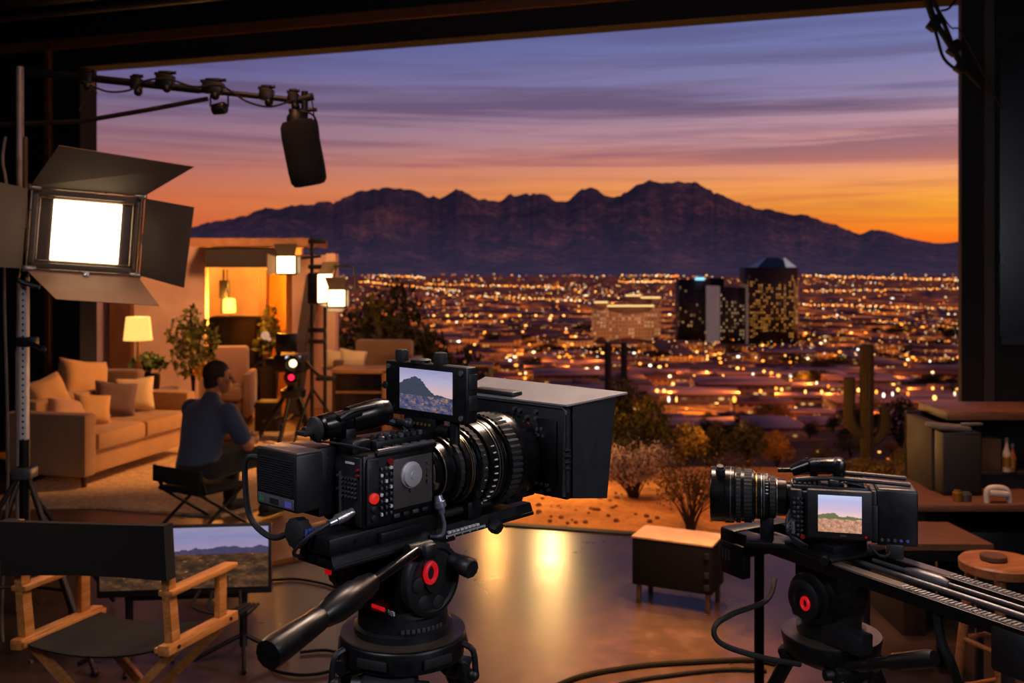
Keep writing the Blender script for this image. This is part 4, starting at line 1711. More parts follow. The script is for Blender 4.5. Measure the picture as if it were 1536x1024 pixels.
for z in (.33, .22, .15):
    mb = MB()
    mb.box((bw_ - .03, -.005, z), (.03, .012, .035), bev=.003)
    mb.build('latch', dgrey, bo)

# ================================================================== RIGHT-HAND WORK AREA
dk = wood('dark_oiled_bench_top', '#3d2618', '#6a4530', (1, 6, 6))
dkb = M('black_cabinet_paint', '#0d0d0e', .6, 0, .25, 6)
tan_ = M('brown_board', '#2e1f17', .6, 0, .2, 8)
# desk
yd = 5.35
de = thing('work_desk', 'long dark work desk with brown top along the right wall', 'desk', (PX(1440, yd), yd, 0))
x0, x1 = PX(1352, yd) - PX(1440, yd), PX(1570, yd) - PX(1440, yd)
mb = MB()
mb.b2((x0, -.12, .7), (x1, .6, .74), bev=.006)
mb.build('desk_top', dk, de)
mb = MB()
mb.b2((x0 + .02, .02, 0), (x0 + .14, .55, .7), bev=.004)
mb.build('side_panel', tan_, de)
mb = MB()
mb.b2((x0 + .14, .5, .0), (x1, .55, .7))
mb.b2((x1 - .05, .0, 0), (x1, .55, .7))
mb.build('back_panel', dkb, de)
mb = MB()
mb.b2((x0 + .4, .05, .1), (x1 - .08, .45, .55), bev=.01)
mb.build('drawer_unit', M('blue_black_drawers', '#10141a', .5, .1, .2, 6), de)
# hutch
hu = thing('shelf_hutch', 'open dark hutch with brown top shelf standing on the work desk', 'shelf', (PX(1440, 5.6), 5.6, .74))
xa, xb = PX(1392, 5.6) - PX(1440, 5.6), PX(1580, 5.6) - PX(1440, 5.6)
mb = MB()
mb.b2((xa, -.05, 0), (xa + .05, .33, PZ(632, 5.6) - .74), bev=.004)
mb.build('side_panel', tan_, hu)
mb = MB()
mb.b2((xa + .08, -.06, PZ(628, 5.6) - .74), (xb, .33, PZ(614, 5.6) - .74), bev=.004)
mb.build('top_shelf', dk, hu)
mb = MB()
mb.b2((xa, .3, 0), (xb, .33, PZ(628, 5.6) - .74))
mb.build('back_panel', dkb, hu)
mb = MB()
mb.b2((xa + .25, -.02, PZ(712, 5.6) - .74), (xb, .3, PZ(706, 5.6) - .74), bev=.002)
mb.b2((xa + .25, .0, 0), (xb, .28, PZ(712, 5.6) - .74))
mb.build('lower_cabinet', M('black_low_cabinet', '#0a0a0b', .6, 0, .2, 6), hu)
# speaker / black cabinet inside
lsp = thing('loudspeaker', 'black boxy loudspeaker at the left end of the desk hutch', 'speaker', (PX(1436, 5.5), 5.5, .74))
mb = MB()
mb.b2((-.11, -.08, 0), (.1, .12, PZ(645, 5.5) - .74), bev=.008)
mb.build('cabinet', blk2, lsp)
mb = MB()
mb.b2((-.1, -.086, .02), (.09, -.078, PZ(650, 5.5) - .74), bev=.002)
mb.build('grille', rub, lsp)
mb = MB()
mb.box((0, 0, 0), (.2, .14, .03), (0, .1, .2), .01)
mb.box((.13, 0, .015), (.12, .02, .015), (0, 0, 0), .004)
o = mb.build('grey_drill', M('grey_tool_shell', '#5a5654', .5, .1, .2, 30), label='pale grey handheld tool lying on top of the loudspeaker', cat='tool')
o.name = 'hand_tool'
o.location = P(1422, 640, 5.5)
mb = MB()
mb.b2((0, 0, 0), (PX(1508, 5.5) - PX(1476, 5.5), .1, PZ(658, 5.5) - PZ(706, 5.5)), bev=.004)
o = mb.build('cardboard_box', M('brown_cardboard', '#5a3c26', .8, 0, .15, 10), label='small brown carton standing on the hutch shelf at far right', cat='box')
o.location = (PX(1476, 5.58), 5.62, PZ(706, 5.6))
for k, (px, y0, y1, r, m) in enumerate(((1514, 655, 706, .022, 'clear'), (1523, 664, 706, .018, 'amber'))):
    t = thing('bottle', ('tall shiny clear bottle beside the brown carton', 'shorter amber bottle at the right frame edge')[k], 'bottle', (PX(px, 5.55), 5.58, PZ(706, 5.6)))
    h = PZ(y0, 5.55) - PZ(706, 5.55)
    g = NT('bottle_glass_' + m)
    g.set(Base_Color=lin('#d8c8b0' if k == 0 else '#a86a28'), Roughness=.1)
    g.b.inputs['Transmission Weight'].default_value = .6
    mb = MB()
    mb.lathe([(0, r * .9), (.01, r), (h * .55, r), (h * .72, r * .45), (h * .9, r * .4)], (0, 0, 0), (0, 0, 1), 20)
    mb.build('glass', g.m, t)
    mb = MB()
    mb.cyl((0, 0, h * .88), (0, 0, h), r * .5)
    mb.build('cap', silver, t)
    mb = MB()
    mb.lathe([(h * .15, r * 1.02), (h * .45, r * 1.02)], (0, 0, 0), (0, 0, 1), 20)
    mb.build('sticker', gold_m, t)
for k, (px, py, w, h, lab, m) in enumerate(((1436, 700, .045, .06, 'small tan canister at the foot of the loudspeaker', gold_m), (1449, 700, .05, .05, 'small grey canister right of the tan one', grey))):
    mb = MB()
    mb.lathe([(0, w * .5), (.004, w * .55), (h * .8, w * .55), (h * .85, w * .4), (h, w * .4)], (0, 0, 0), (0, 0, 1), 18)
    o = mb.build('canister', m, label=lab, cat='canister')
    o.location = (PX(px, 5.3), 5.3, .74)
mb = MB()
mb.tube([(0, 0, 0), (.0, 0, .06), (.03, 0, .08), (.09, 0, .075), (.115, 0, .05), (.12, 0, 0)], .014, 8)
mb.box((.06, 0, .05), (.1, .06, .03), (0, .1, 0), .01)
o = mb.build('white_bracket', M('off_white_plastic', '#b3a89c', .5, 0, .1, 20), label='pale plastic holder standing on the work desk', cat='holder')
o.location = (PX(1476, 5.3), 5.27, .741)
# low table
lt = thing('low_table', 'low brown table with metal frame behind the camera slider', 'table', (PX(1380, 4.75), 4.75, 0), R(-3))
zt = PZ(806, 4.75)
mb = MB()
mb.hexa([(-.3, -.12, zt - .03), (.3, -.1, zt - .03), (.24, .3, zt - .03), (-.36, .3, zt - .03)], [(-.3, -.12, zt), (.3, -.1, zt), (.24, .3, zt), (-.36, .3, zt)])
mb.build('table_top', dk, lt)
mb = MB()
mb.b2((-.28, -.08, zt - .09), (.27, -.04, zt - .03), bev=.004)
mb.b2((-.3, .22, zt - .09), (.2, .26, zt - .03), bev=.004)
mb.build('apron', blk, lt)
for x, y in ((-.27, -.06), (.25, -.06), (-.3, .24), (.18, .24)):
    mb = MB()
    mb.b2((x - .016, y - .016, 0), (x + .016, y + .016, zt - .03), bev=.003)
    mb.build('leg', blk, lt)
mb = MB()
mb.box((0, 0, .0), (.06, .03, .025), (0, .2, .3), .005)
o = mb.build('tape_roll', blk2)
bpy.data.objects.remove(o)
# stool
ys = 3.95
zs = PZ(840, ys)
so = thing('bar_stool', 'round wooden bar stool at the right edge beyond the slider', 'stool', (PX(1500, ys), ys, 0), R(20))
stw = wood('reddish_stool_wood', '#5a2f16', '#935a30')
mb = MB()
mb.lathe([(-.045, .13), (-.04, .15), (-.008, .152), (0, .145), (.0, .02)], (0, 0, zs), (0, 0, 1), 40)
mb.build('seat', stw, so)
for a in (45, 135, 225, 315):
    a = R(a)
    mb = MB()
    mb.cyl((.105 * math.cos(a), .105 * math.sin(a), zs - .04), (.19 * math.cos(a), .19 * math.sin(a), 0), .019, .016, 12)
    mb.build('leg', stw, so)
for z, f in ((.3, .155), (.5, .135)):
    for a in (0, 90, 180, 270):
        a0, a1 = R(a + 45), R(a + 135)
        mb = MB()
        mb.cyl((f * math.cos(a0), f * math.sin(a0), z), (f * math.cos(a1), f * math.sin(a1), z), .01)
        mb.build('rung', stw, so)
mb = MB()
mb.lathe([(0, .03), (.004, .05), (.02, .05), (.02, .03)], (0, 0, 0), (0, 0, 1), 24)
o = mb.build('tape_roll', M('brown_tape', '#4a3020', .5), label='roll of brown tape on the bar stool seat', cat='tape')
o.location = (PX(1490, ys), ys, zs + .0005)

# floor cables
for k, (lab, pts) in enumerate((('thick black cable sweeping along the floor below the case', [(780, 1060), (860, 1018), (950, 1000), (1040, 993), (1130, 990), (1180, 1000)]),
                                ('second floor cable running just below the first', [(860, 1060), (930, 1026), (1010, 1012), (1090, 1004), (1150, 1006)]),
                                ('thin cable coiled on the floor left of the tripod', [(405, 870), (440, 868), (470, 872), (500, 880), (540, 900)]),
                                ('loop of cable on the floor below the pan handle grip', [(405, 1000), (420, 1008), (460, 1012), (500, 1004), (515, 985), (490, 975), (450, 978)]))):
    mb = MB()
    mb.tube([V(PX(x, d_), d_, .012) for x, d_ in ((x, (H - .012) * FP / (y - CY)) for x, y in pts)], (.014, .01, .008, .008)[k], 8, smooth=6)
    mb.build('floor_cable', M('black_cable_jacket', '#030303', .7, 0, .2, 40, spec=.08), label=lab, cat='cable')
mb = MB()
mb.tube([P(1405, 905, 2.2), P(1412, 960, 2.2), P(1432, 1010, 2.2), V(PX(1450, 2.3), 2.3, .9), V(PX(1450, 2.3), 2.4, .2), V(1.1, 2.6, .012)], .011, 8, smooth=5)
mb.build('slider_cable', rub, label='thick black cable hanging from the near end of the slider', cat='cable')
# ================================================================== SET FURNITURE
sofam = fabric('tan_sofa_linen', '#b0865c', .12, 120)
sofad = fabric('brown_sofa_linen', '#7a5a44', .12, 120)
FZ = .03


def cushion(name, size, mat, parent=None, seed=0, puff=1.0):
    """soft pillow: x width, y thickness, z height"""
    r = random.Random(seed)
    vs, fs = [], []
    n = 14
    for s in (1, -1):
        for i in range(n + 1):
            for j in range(n + 1):
                u, w = i / n * 2 - 1, j / n * 2 - 1
                k = max(0, (1 - u ** 4)) ** .5 * max(0, (1 - w ** 4)) ** .5
                pin = 1 - .1 * (1 - abs(u)) * (abs(w) ** 3) * 1
                pin2 = 1 - .1 * (1 - abs(w)) * (abs(u) ** 3)
                wr = .03 * noise.noise(V(u * 2, w * 2, seed + s))
                vs.append((u * size[0] / 2 * pin2, s * (size[1] / 2 * k * puff + wr * size[1] * k), w * size[2] / 2 * pin))
    N = (n + 1) ** 2
    for s in (0, 1):
        for i in range(n):
            for j in range(n):
                a = s * N + i * (n + 1) + j
                q = (a, a + n + 1, a + n + 2, a + 1)
                fs.append(q if s else q[::-1])
    mb = MB()
    mb.raw(vs, fs)
    bmesh.ops.remove_doubles(mb.bm, verts=mb.bm.verts[:], dist=1e-5)
    bmesh.ops.recalc_face_normals(mb.bm, faces=mb.bm.faces[:])
    for f in mb.bm.faces:
        f.smooth = True
    return mb.build(name, mat, parent, angle=0)


def sofa(name, label, loc, rot, L, Dp, arm_h, back_h, seats, mat, seat_h=.46, cat='sofa', armw=.16, group=None):
    """local x = length, y: 0 is the front, Dp the back"""
    t = thing(name, label, cat, loc, rot, group)
    mb = MB()
    mb.b2((armw * .5, .04, .1), (L - armw * .5, Dp - .02, .3), bev=.02)
    mb.build('base_frame', mat, t)
    for x in (0, L - armw):
        mb = MB()
        mb.b2((x, 0, .1), (x + armw, Dp, arm_h), bev=.025)
        mb.build('armrest', mat, t)
    mb = MB()
    mb.b2((armw, Dp - .2, .25), (L - armw, Dp, back_h), bev=.04)
    mb.build('backrest', mat, t)
    w = (L - 2 * armw) / seats
    for k in range(seats):
        mb = MB()
        mb.b2((armw + w * k + .005, -.02, .3), (armw + w * (k + 1) - .005, Dp - .18, seat_h), bev=.04)
        mb.build('seat_cushion', mat, t)
    for x in (.08, L - .08):
        for y in (.07, Dp - .07):
            mb = MB()
            mb.cyl((x, y, 0), (x, y, .11), .022, .03, 12)
            mb.build('leg', brownwood, t)
    return t


A = V(-3.68, 8.62, FZ)
ldir = V(.24, .97, 0).normalized()
sr = math.atan2(ldir.y, ldir.x)
s1 = sofa('sofa', 'large tan linen sofa with scattered pillows on the rug at left', (A.x, A.y, .05), sr, 1.75, .82, .64, .72, 2, sofam)
backd = V(-ldir.y, ldir.x, 0)


def place_cushion(px, py, d, size, mat, lab, yaw, lean, roll, name='throw_pillow', seed=0):
    t = cushion(name, size, mat, seed=seed)
    t.location = P(px, py, d)
    t.rotation_euler = Euler((R(lean), R(roll), R(yaw)), 'XYZ')
    tag(t, lab, 'pillow', 'pillows on the tan sofa')
    return t


lt_c = fabric('light_tan_pillow', '#c89a66', .1, 160)
cr_c = fabric('cream_pillow', '#e0c49a', .1, 160)
mv_c = fabric('dusty_mauve_pillow', '#6a5050', .12, 160)
pk_c = fabric('pale_pink_pillow', '#c79a7c', .1, 160)
place_cushion(70, 594, 9.25, (.40, .22, .36), lt_c, 'tan back pillow nearest the perforated light stand, at the near end of the sofa', 62, -18, -14, seed=1)
place_cushion(125, 572, 9.85, (.52, .24, .44), lt_c, 'biggest tan back pillow, tilted up highest on the sofa', 55, -16, 10, seed=2)
place_cushion(173, 598, 9.75, (.4, .16, .34), mv_c, 'dusty mauve pillow leaning in front of the cream one', 30, -18, 8, seed=3)
place_cushion(202, 591, 10.1, (.38, .16, .34), cr_c, 'cream pillow against the far sofa arm', 14, -14, -3, seed=4)
place_cushion(104, 620, 9.15, (.38, .16, .28), pk_c, 'pale pinkish pillow lying lowest near the front sofa arm', 40, -35, 12, seed=5)
place_cushion(139, 614, 9.3, (.34, .15, .3), lt_c, 'small tan pillow just right of the pinkish one', 40, -25, 8, seed=6)

ac = sofa('armchair', 'brown armchair turned away behind the far end of the tan sofa', (PX(278, 11.4), 11.2, FZ), R(180), .95, .8, .6, .86, 1, sofad, cat='armchair')
ac2 = sofa('armchair', 'pinkish tan armchair in front of the dark cabinet', (PX(316, 12.6), 12.1, FZ), R(8), .62, .7, .62, .92, 1, fabric('pinkish_tan_linen', '#9a7058', .1, 120), cat='armchair', armw=.1)
s2 = sofa('sofa', 'brown sofa with cream cushions beyond the far film camera', (PX(492, 11.6), 11.9, FZ), R(-6), .95, .75, .82, 1.02, 1, sofad, armw=.12)
for k, (x, y, lab) in enumerate(((505, 541, 'cream cushion on the brown sofa, left one'), (528, 540, 'cream cushion on the brown sofa, right one'))):
    t = cushion('throw_pillow', (.34, .16, .26), cr_c, seed=10 + k)
    t.location = P(x, y, 12.05)
    t.rotation_euler = (R(-15), R(8), R(5))
    tag(t, lab, 'pillow', 'cushions on the brown sofa')
co = thing('side_console', 'low dark console with an open shelf at the near side of the brown sofa', 'console', (PX(540, 11.2), 11.2, FZ))
wc = 85 * 11.2 / FP
mb = MB()
mb.b2((-wc / 2, -.02, PZ(556, 11.2) - FZ - .03), (wc / 2, .4, PZ(553, 11.2) - FZ), bev=.006)
mb.build('top', M('console_top_tan', '#a87a50', .5, 0, .12, 8), co)
mb = MB()
mb.b2((wc / 2 - .07, -.02, 0), (wc / 2, .4, PZ(556, 11.2) - FZ), bev=.004)
mb.build('side_panel', M('console_side_tan', '#9a6c46', .5, 0, .12, 8), co)
mb = MB()
mb.b2((-wc / 2, .02, 0), (-wc / 2 + .04, .4, PZ(556, 11.2) - FZ))
mb.b2((-wc / 2, .36, 0), (wc / 2, .4, PZ(556, 11.2) - FZ))
mb.build('carcass', brownwood, co)
mb = MB()
mb.b2((-wc / 2 + .04, .0, PZ(590, 11.2) - FZ), (wc / 2 - .07, .36, PZ(587, 11.2) - FZ))
mb.build('shelf', M('console_shelf_tan', '#8a6444', .5, 0, .12, 8), co)
# cabinet
cb = thing('cabinet', 'dark wooden cabinet below the glowing pendant lamp', 'cabinet', (PX(348, 14.3), 14.3, FZ))
hw = 38 * 14.3 / FP
zt = PZ(476, 14.3) - FZ
mb = MB()
mb.b2((-hw, 0, 0), (hw, .45, zt), bev=.01)
mb.build('cabinet_body', M('near_black_walnut', '#0c0705', .85, 0, .2, 6, spec=.05), cb)
for k in range(2):
    mb = MB()
    mb.b2((-hw + .03 + k * (hw - .01), -.02, .06), (-.02 + k * (hw - .01), .0, zt - .05), bev=.006)
    d_ = mb.build('door', M('cabinet_door_%s' % 'ab'[k], '#070403' if k == 0 else '#150c07', .85, 0, .2, 6, spec=.05), cb)
    mb = MB()
    mb.cyl((-.06 + .1 * k, -.025, zt * .5), (-.06 + .1 * k, -.025, zt * .58), .012)
    mb.build('handle', gold_m, d_)
# pendant
pe = thing('pendant_lamp', 'glowing amber pendant lamp hanging in front of the alcove wall', 'lamp', (PX(343, 14.0), 14.0, PZ(404, 14.0)))
zz = PZ(404, 14.0)
mb = MB()
mb.cyl((-.07, 0, 0), (-.07, 0, PZ(422, 14) - zz), .012)
mb.cyl((-.02, 0, 0), (-.02, 0, PZ(422, 14) - zz), .008)
mb.cyl((-.1, 0, PZ(470, 14) - zz), (-.1, 0, PZ(430, 14) - zz), .012)
mb.build('rod', blk, pe)
mb = MB()
mb.b2((-.12, -.06, PZ(447, 14) - zz), (.0, .06, PZ(420, 14) - zz), bev=.01)
mb.build('fixture', blk2, pe)
mb = MB()
mb.lathe([(PZ(469, 14) - zz, .08), (PZ(467, 14) - zz, .09), (PZ(449, 14) - zz, .085), (PZ(447, 14) - zz, .06)], (.01, 0, 0), (0, 0, 1), 24)
mb.build('lamp_shade', EM('pendant_glow', '#ffb648', 3.5), pe, label='glowing amber glass shade')
# table lamp
tl = thing('table_lamp', 'lit table lamp with cream drum shade behind the sofa', 'lamp', (PX(207, 11.9), 11.9, FZ))
zs0, zs1 = PZ(510, 11.9) - FZ, PZ(475, 11.9) - FZ
mb = MB()
mb.lathe([(zs0, .165), (zs1, .135), (zs1 - .003, .132), (zs0 + .003, .16)], (0, 0, 0), (0, 0, 1), 32, caps=False)
mb.build('lamp_shade', EM('lit_cream_shade', '#ffc062', 1.5), tl, label='glowing cream shade')
mb = MB()
mb.lathe([(0, .12), (.02, .12), (.03, .02), (.5, .018), (.62, .05), (.74, .055), (.82, .02), (zs0 + .1, .012)], (0, 0, 0), (0, 0, 1), 20)
mb.build('lamp_base', M('bronze_lamp_base', '#5a3a20', .4, .5, .15, 20), tl)


# ------------------------------------------------------------------ plants
def leaf_cloud(blobs, n, size, seed, up=.3, asp=2.0):
    """blobs: (centre, radii); returns raw leaf quads"""
    r = random.Random(seed)
    vs, fs = [], []
    wts = [b[1][0] * b[1][1] * b[1][2] for b in blobs]
    for i in range(n):
        c, rad = r.choices(blobs, wts)[0]
        while True:
            p = V(r.uniform(-1, 1), r.uniform(-1, 1), r.uniform(-1, 1))
            if .25 < p.length < 1:
                break
        p = V(c[0] + p.x * rad[0], c[1] + p.y * rad[1], c[2] + p.z * rad[2])
        a = V(r.uniform(-1, 1), r.uniform(-1, 1), r.uniform(-1, 1) + up).normalized()
        b = a.cross(V(r.uniform(-1, 1), r.uniform(-1, 1), r.uniform(-1, 1))).normalized()
        s = size * r.uniform(.6, 1.4)
        k = len(vs)
        vs += [p - a * s * .5, p + b * s / asp * .5, p + a * s * .5, p - b * s / asp * .5]
        fs.append((k, k + 1, k + 2, k + 3))
    return vs, fs


def leafm(name, c1, c2, rough=.7):
    t = NT(name)
    n = t.noise(t.obj(), 3.5, 4)
    t.set(Base_Color=t.ramp(n, [(.35, lin(c1)), (.65, lin(c2))]), Roughness=rough)
    t.b.inputs['Subsurface Weight'].default_value = 0
    t.b.inputs['Specular IOR Level'].default_value = .2
    return t.m


pf = leafm('house_plant_leaf', '#56642a', '#a8a04c')
pot_m = M('black_glazed_pot', '#14120f', .4, 0, .2, 10)


def potted(name, label, loc, rad, hpot, blobs, n, size, seed, mat=pf, stems=5):
    t = thing(name, label, 'plant', loc)
    mb = MB()
    mb.lathe([(0, rad * .7), (hpot * .1, rad * .78), (hpot * .9, rad), (hpot, rad), (hpot, rad * .9), (hpot * .9, rad * .88), (hpot * .9, .01)], (0, 0, 0), (0, 0, 1), 24)
    mb.build('pot', pot_m, t)
    r = random.Random(seed)
    mb = MB()
    for i in range(stems):
        b = r.choice(blobs)[0]
        mb.tube([(0, 0, hpot * .85), (b[0] * .3, b[1] * .3, (hpot + b[2]) * .5), b], .012, 6)
    mb.build('stem', brownwood, t)
    mb = MB()
    v, f = leaf_cloud(blobs, n, size, seed)
    mb.raw(v, f)
    mb.build('foliage', mat, t, angle=0)
    return t


d_ = 11.6
potted('potted_tree', 'leafy potted tree in a black pot behind the seated man', (PX(290, d_), d_, FZ), .16, .38,
       [((-.12, 0, 1.15), (.2, .2, .2)), ((.08, 0, 1.1), (.22, .2, .24)), ((-.05, 0, .85), (.22, .2, .22)), ((.12, .05, .8), (.14, .16, .2)), ((-.03, 0, 1.4), (.12, .1, .1))], 1100, .07, 3)
mb = MB()
v, f = leaf_cloud([((PX(303, 11.3), 11.3, PZ(557, 11.3)), (.11, .08, .09))], 120, .04, 5)
mb.raw(v, f)
mb.build('yellow_flowers', leafm('yellow_petals', '#c88a1c', '#f0b030'), angle=0, label='cluster of yellow flowers low beside the potted tree', cat='flowers')
potted('bushy_plant', 'low bushy plant beside the table lamp behind the sofa', (PX(222, 12.2), 12.2, FZ), .14, .62,
       [((0, 0, .78), (.2, .15, .1)), ((-.12, 0, .74), (.12, .1, .08)), ((.12, 0, .74), (.14, .1, .08))], 320, .08, 6, leafm('dark_fern_leaf', '#141c0c', '#2e3a18'))
potted('slim_plant', 'slim potted plant standing before the amber curtain', (PX(403, 14.2), 14.2, FZ), .15, .5,
       [((0, 0, 1.1), (.16, .12, .3)), ((.1, 0, .9), (.2, .14, .2)), ((-.08, 0, .85), (.14, .12, .18))], 380, .1, 8, leafm('olive_leaf', '#2a2a10', '#5a5a20'))

# ================================================================== SEATED PERSON


def from_mesh(name, mes, mats, parent):
    bm = bmesh.new()
    for m in mes:
        bm.from_mesh(m)
    me = bpy.data.meshes.new(name)
    bm.to_mesh(me)
    bm.free()
    for m in mats if isinstance(mats, list) else [mats]:
        me.materials.append(m)
    for p in me.polygons:
        p.use_smooth = True
    o = bpy.data.objects.new(name, me)
    COL.objects.link(o)
    o.parent = parent
    return o


def remesh(mb, voxel, it=4):
    """fuse overlapping volumes into one continuous skin"""
    me = bpy.data.meshes.new('rm')
    mb.bm.to_mesh(me)
    mb.bm.free()
    o = bpy.data.objects.new('rm', me)
    COL.objects.link(o)
    m = o.modifiers.new('r', 'REMESH')
    m.mode = 'VOXEL'
    m.voxel_size = voxel
    k = o.modifiers.new('s', 'SMOOTH')
    k.iterations = it
    k.factor = .5
    dg = bpy.context.evaluated_depsgraph_get()
    dg.update()
    out = bpy.data.meshes.new_from_object(o.evaluated_get(dg))
    bpy.data.objects.remove(o)
    bpy.data.meshes.remove(me)
    return out


def loft(mb, rings, seg=20):
    """rings: (centre, half depth x, half width y)"""
    tb = bmesh.new()
    R_ = []
    for c, rx, ry in rings:
        R_.append([tb.verts.new((c[0] + rx * math.cos(2 * math.pi * k / seg), c[1] + ry * math.copysign(abs(math.sin(2 * math.pi * k / seg)) ** .8, math.sin(2 * math.pi * k / seg)), c[2])) for k in range(seg)])
    for a, b in zip(R_, R_[1:]):
        for k in range(seg):
            tb.faces.new((a[k], a[(k + 1) % seg], b[(k + 1) % seg], b[k]))
    tb.faces.new(R_[0][::-1])
    tb.faces.new(R_[-1])
    mb._add(tb, None)


def limb(mb, a, b, r0, r1):
    mb.cyl(a, b, r0, r1, 16)
    mb.ball(a, r0, 14)
    mb.ball(b, r1, 14)


PD = 7.5
pe_loc = (PX(308, PD), PD, .05)
pr = math.atan2(.84, .54)
man = thing('person', 'man in dark blue shirt sitting on a low chair with his back turned', 'person', pe_loc, pr)
# local: x forward, y left, z up (feet on the set floor)
shl, shr = V(.04, .2, .84), V(.04, -.2, .84)
ell, elr = V(.16, .27, .585), V(.17, -.27, .585)
wrl, wrr = V(.39, .07, .58), V(.39, -.08, .58)
hdl, hdr = V(.46, .03, .575), V(.46, -.04, .575)
hpl, hpr = V(-.02, .1, .44), V(-.02, -.1, .44)
knl, knr = V(.42, .17, .47), V(.42, -.19, .47)
anl, anr = V(.38, .16, .07), V(.42, -.2, .07)
hc = V(.12, -.01, 1.075)
HT = R(-34)


def hp(x, y, z):
    return hc + V(x * math.cos(HT) - y * math.sin(HT), x * math.sin(HT) + y * math.cos(HT), z)


def torso(g):
    return [((-.06, 0, .40), .12 + g, .165 + g), ((-.06, 0, .48), .125 + g, .165 + g), ((-.04, 0, .6), .115 + g, .155 + g), ((-.01, 0, .72), .125 + g, .175 + g), ((.01, 0, .82), .118 + g, .19 + g), ((.025, 0, .875), .095 + g, .16 + g), ((.04, 0, .915), .062 + g, .085 + g)]


mb = MB()
loft(mb, torso(0))
limb(mb, V(.04, 0, .89), hp(-.03, 0, -.06), .062, .056)
for s, a, e, w, h, p_, k, n in ((1, shl, ell, wrl, hdl, hpl, knl, anl), (-1, shr, elr, wrr, hdr, hpr, knr, anr)):
    limb(mb, a, e, .06, .045)
    limb(mb, e, w, .046, .029)
    mb.ball(w.lerp(h, .75), (.05, .02, .036), 12)
    limb(mb, p_, k, .085, .06)
    limb(mb, k, n, .058, .038)
    mb.ball(n + V(.05, 0, -.03), (.1, .04, .035), 12)
    for q in range(4):
        z = .024 - .016 * q
        ln = (.9, 1.05, 1.0, .8)[q]
        b = h + V(0, -.004 * s, z)
        mb.tube([b + V(-.03, 0, 0), b + V(.035 * ln, -.012 * s, 0), b + V(.052 * ln, -.035 * s, -.002), b + V(.04 * ln, -.058 * s, -.004)], .0085, 8, smooth=3)
    b = h + V(-.03, -.005 * s, .02)
    mb.tube([b, b + V(.02, -.018 * s, .022), b + V(.045, -.028 * s, .028)], .0095, 8)
# skull, jaw and face
mb.ball(hp(-.012, 0, .035), (.098, .076, .09), 24, rot=(0, 0, HT))
mb.ball(hp(.03, 0, -.045), (.066, .06, .072), 20, rot=(0, 0, HT))
mb.ball(hp(.062, 0, -.088), (.028, .032, .022), 14, rot=(0, 0, HT))
mb.tube([hp(.088, 0, .02), hp(.104, 0, -.012), hp(.112, 0, -.03), hp(.092, 0, -.038)], .0135, 8)
mb.ball(hp(.084, 0, .03), (.014, .05, .012), 12, rot=(0, 0, HT))
mb.ball(hp(.088, 0, -.062), (.012, .024, .008), 10, rot=(0, 0, HT))
for s in (1, -1):
    mb.ball(hp(-.006, .078 * s, -.008), (.021, .01, .034), 12, rot=(0, 0, HT + R(18) * s))
    mb.ball(hp(.06, .042 * s, -.015), (.024, .022, .022), 12, rot=(0, 0, HT))
skinm = M('warm_skin', '#b07850', .5, 0, .08, 10)
body = from_mesh('body', [remesh(mb, .0065, 3)], skinm, man)
for s in (1, -1):
    mb = MB()
    mb.ball(hp(.079, .031 * s, .006), (.011, .014, .01), 12, rot=(0, 0, HT))
    mb.build('eye', M('eye_white_and_iris', '#3a2c24', .2, 0, .2, 60), man)
mb = MB()
loft(mb, torso(.017))
for a, e in ((shl, ell), (shr, elr)):
    limb(mb, a, a.lerp(e, .72), .08, .07)
limb(mb, V(.03, 0, .88), V(.055, -.005, .93), .076, .07)
shirt = fabric('dark_blue_shirt', '#31435e', .12, 150)
from_mesh('shirt', [remesh(mb, .011, 6)], shirt, man)
mb = MB()
loft(mb, [((-.06, 0, .385), .14, .18), ((-.06, 0, .44), .146, .188), ((-.055, 0, .5), .14, .184)])
for p_, k, n in ((hpl, knl, anl), (hpr, knr, anr)):
    limb(mb, p_, k, .1, .076)
    limb(mb, k, n + V(0, 0, .04), .074, .056)
trs = fabric('black_trousers', '#131316', .15, 150)
from_mesh('trousers', [remesh(mb, .012, 5)], trs, man)
mb = MB()
mb.ball(hp(-.02, 0, .045), (.104, .087, .097), 28, rot=(0, 0, HT))
mb.ball(hp(-.05, 0, -.02), (.066, .07, .075), 24, rot=(0, 0, HT))
hm = remesh(mb, .008, 3)
bm_ = bmesh.new()
bm_.from_mesh(hm)
rh = Matrix.Rotation(-HT, 4, 'Z')
dead = []
for v in bm_.verts:
    q = rh @ (v.co - hc)
    if (q.x > .035 and q.z < .062 + (q.x - .035) * .2) or (q.z < .012 and q.x > -.012) or q.z < -.078:
        dead.append(v)
bmesh.ops.delete(bm_, geom=dead, context='VERTS')
bm_.to_mesh(hm)
bm_.free()
from_mesh('hair', [hm], M('short_dark_brown_hair', '#2e2014', .7, 0, .25, 120, .5), man)
for n in (anl, anr):
    mb = MB()
    mb.ball(n + V(.055, 0, -.03), (.125, .046, .04), 16)
    mb.ball(n + V(-.01, 0, -.01), (.055, .046, .05), 16)
    mb.box(n + V(.05, 0, -.06), (.23, .08, .02), bev=.009)
    from_mesh('shoe', [remesh(mb, .009, 3)], rub, man)
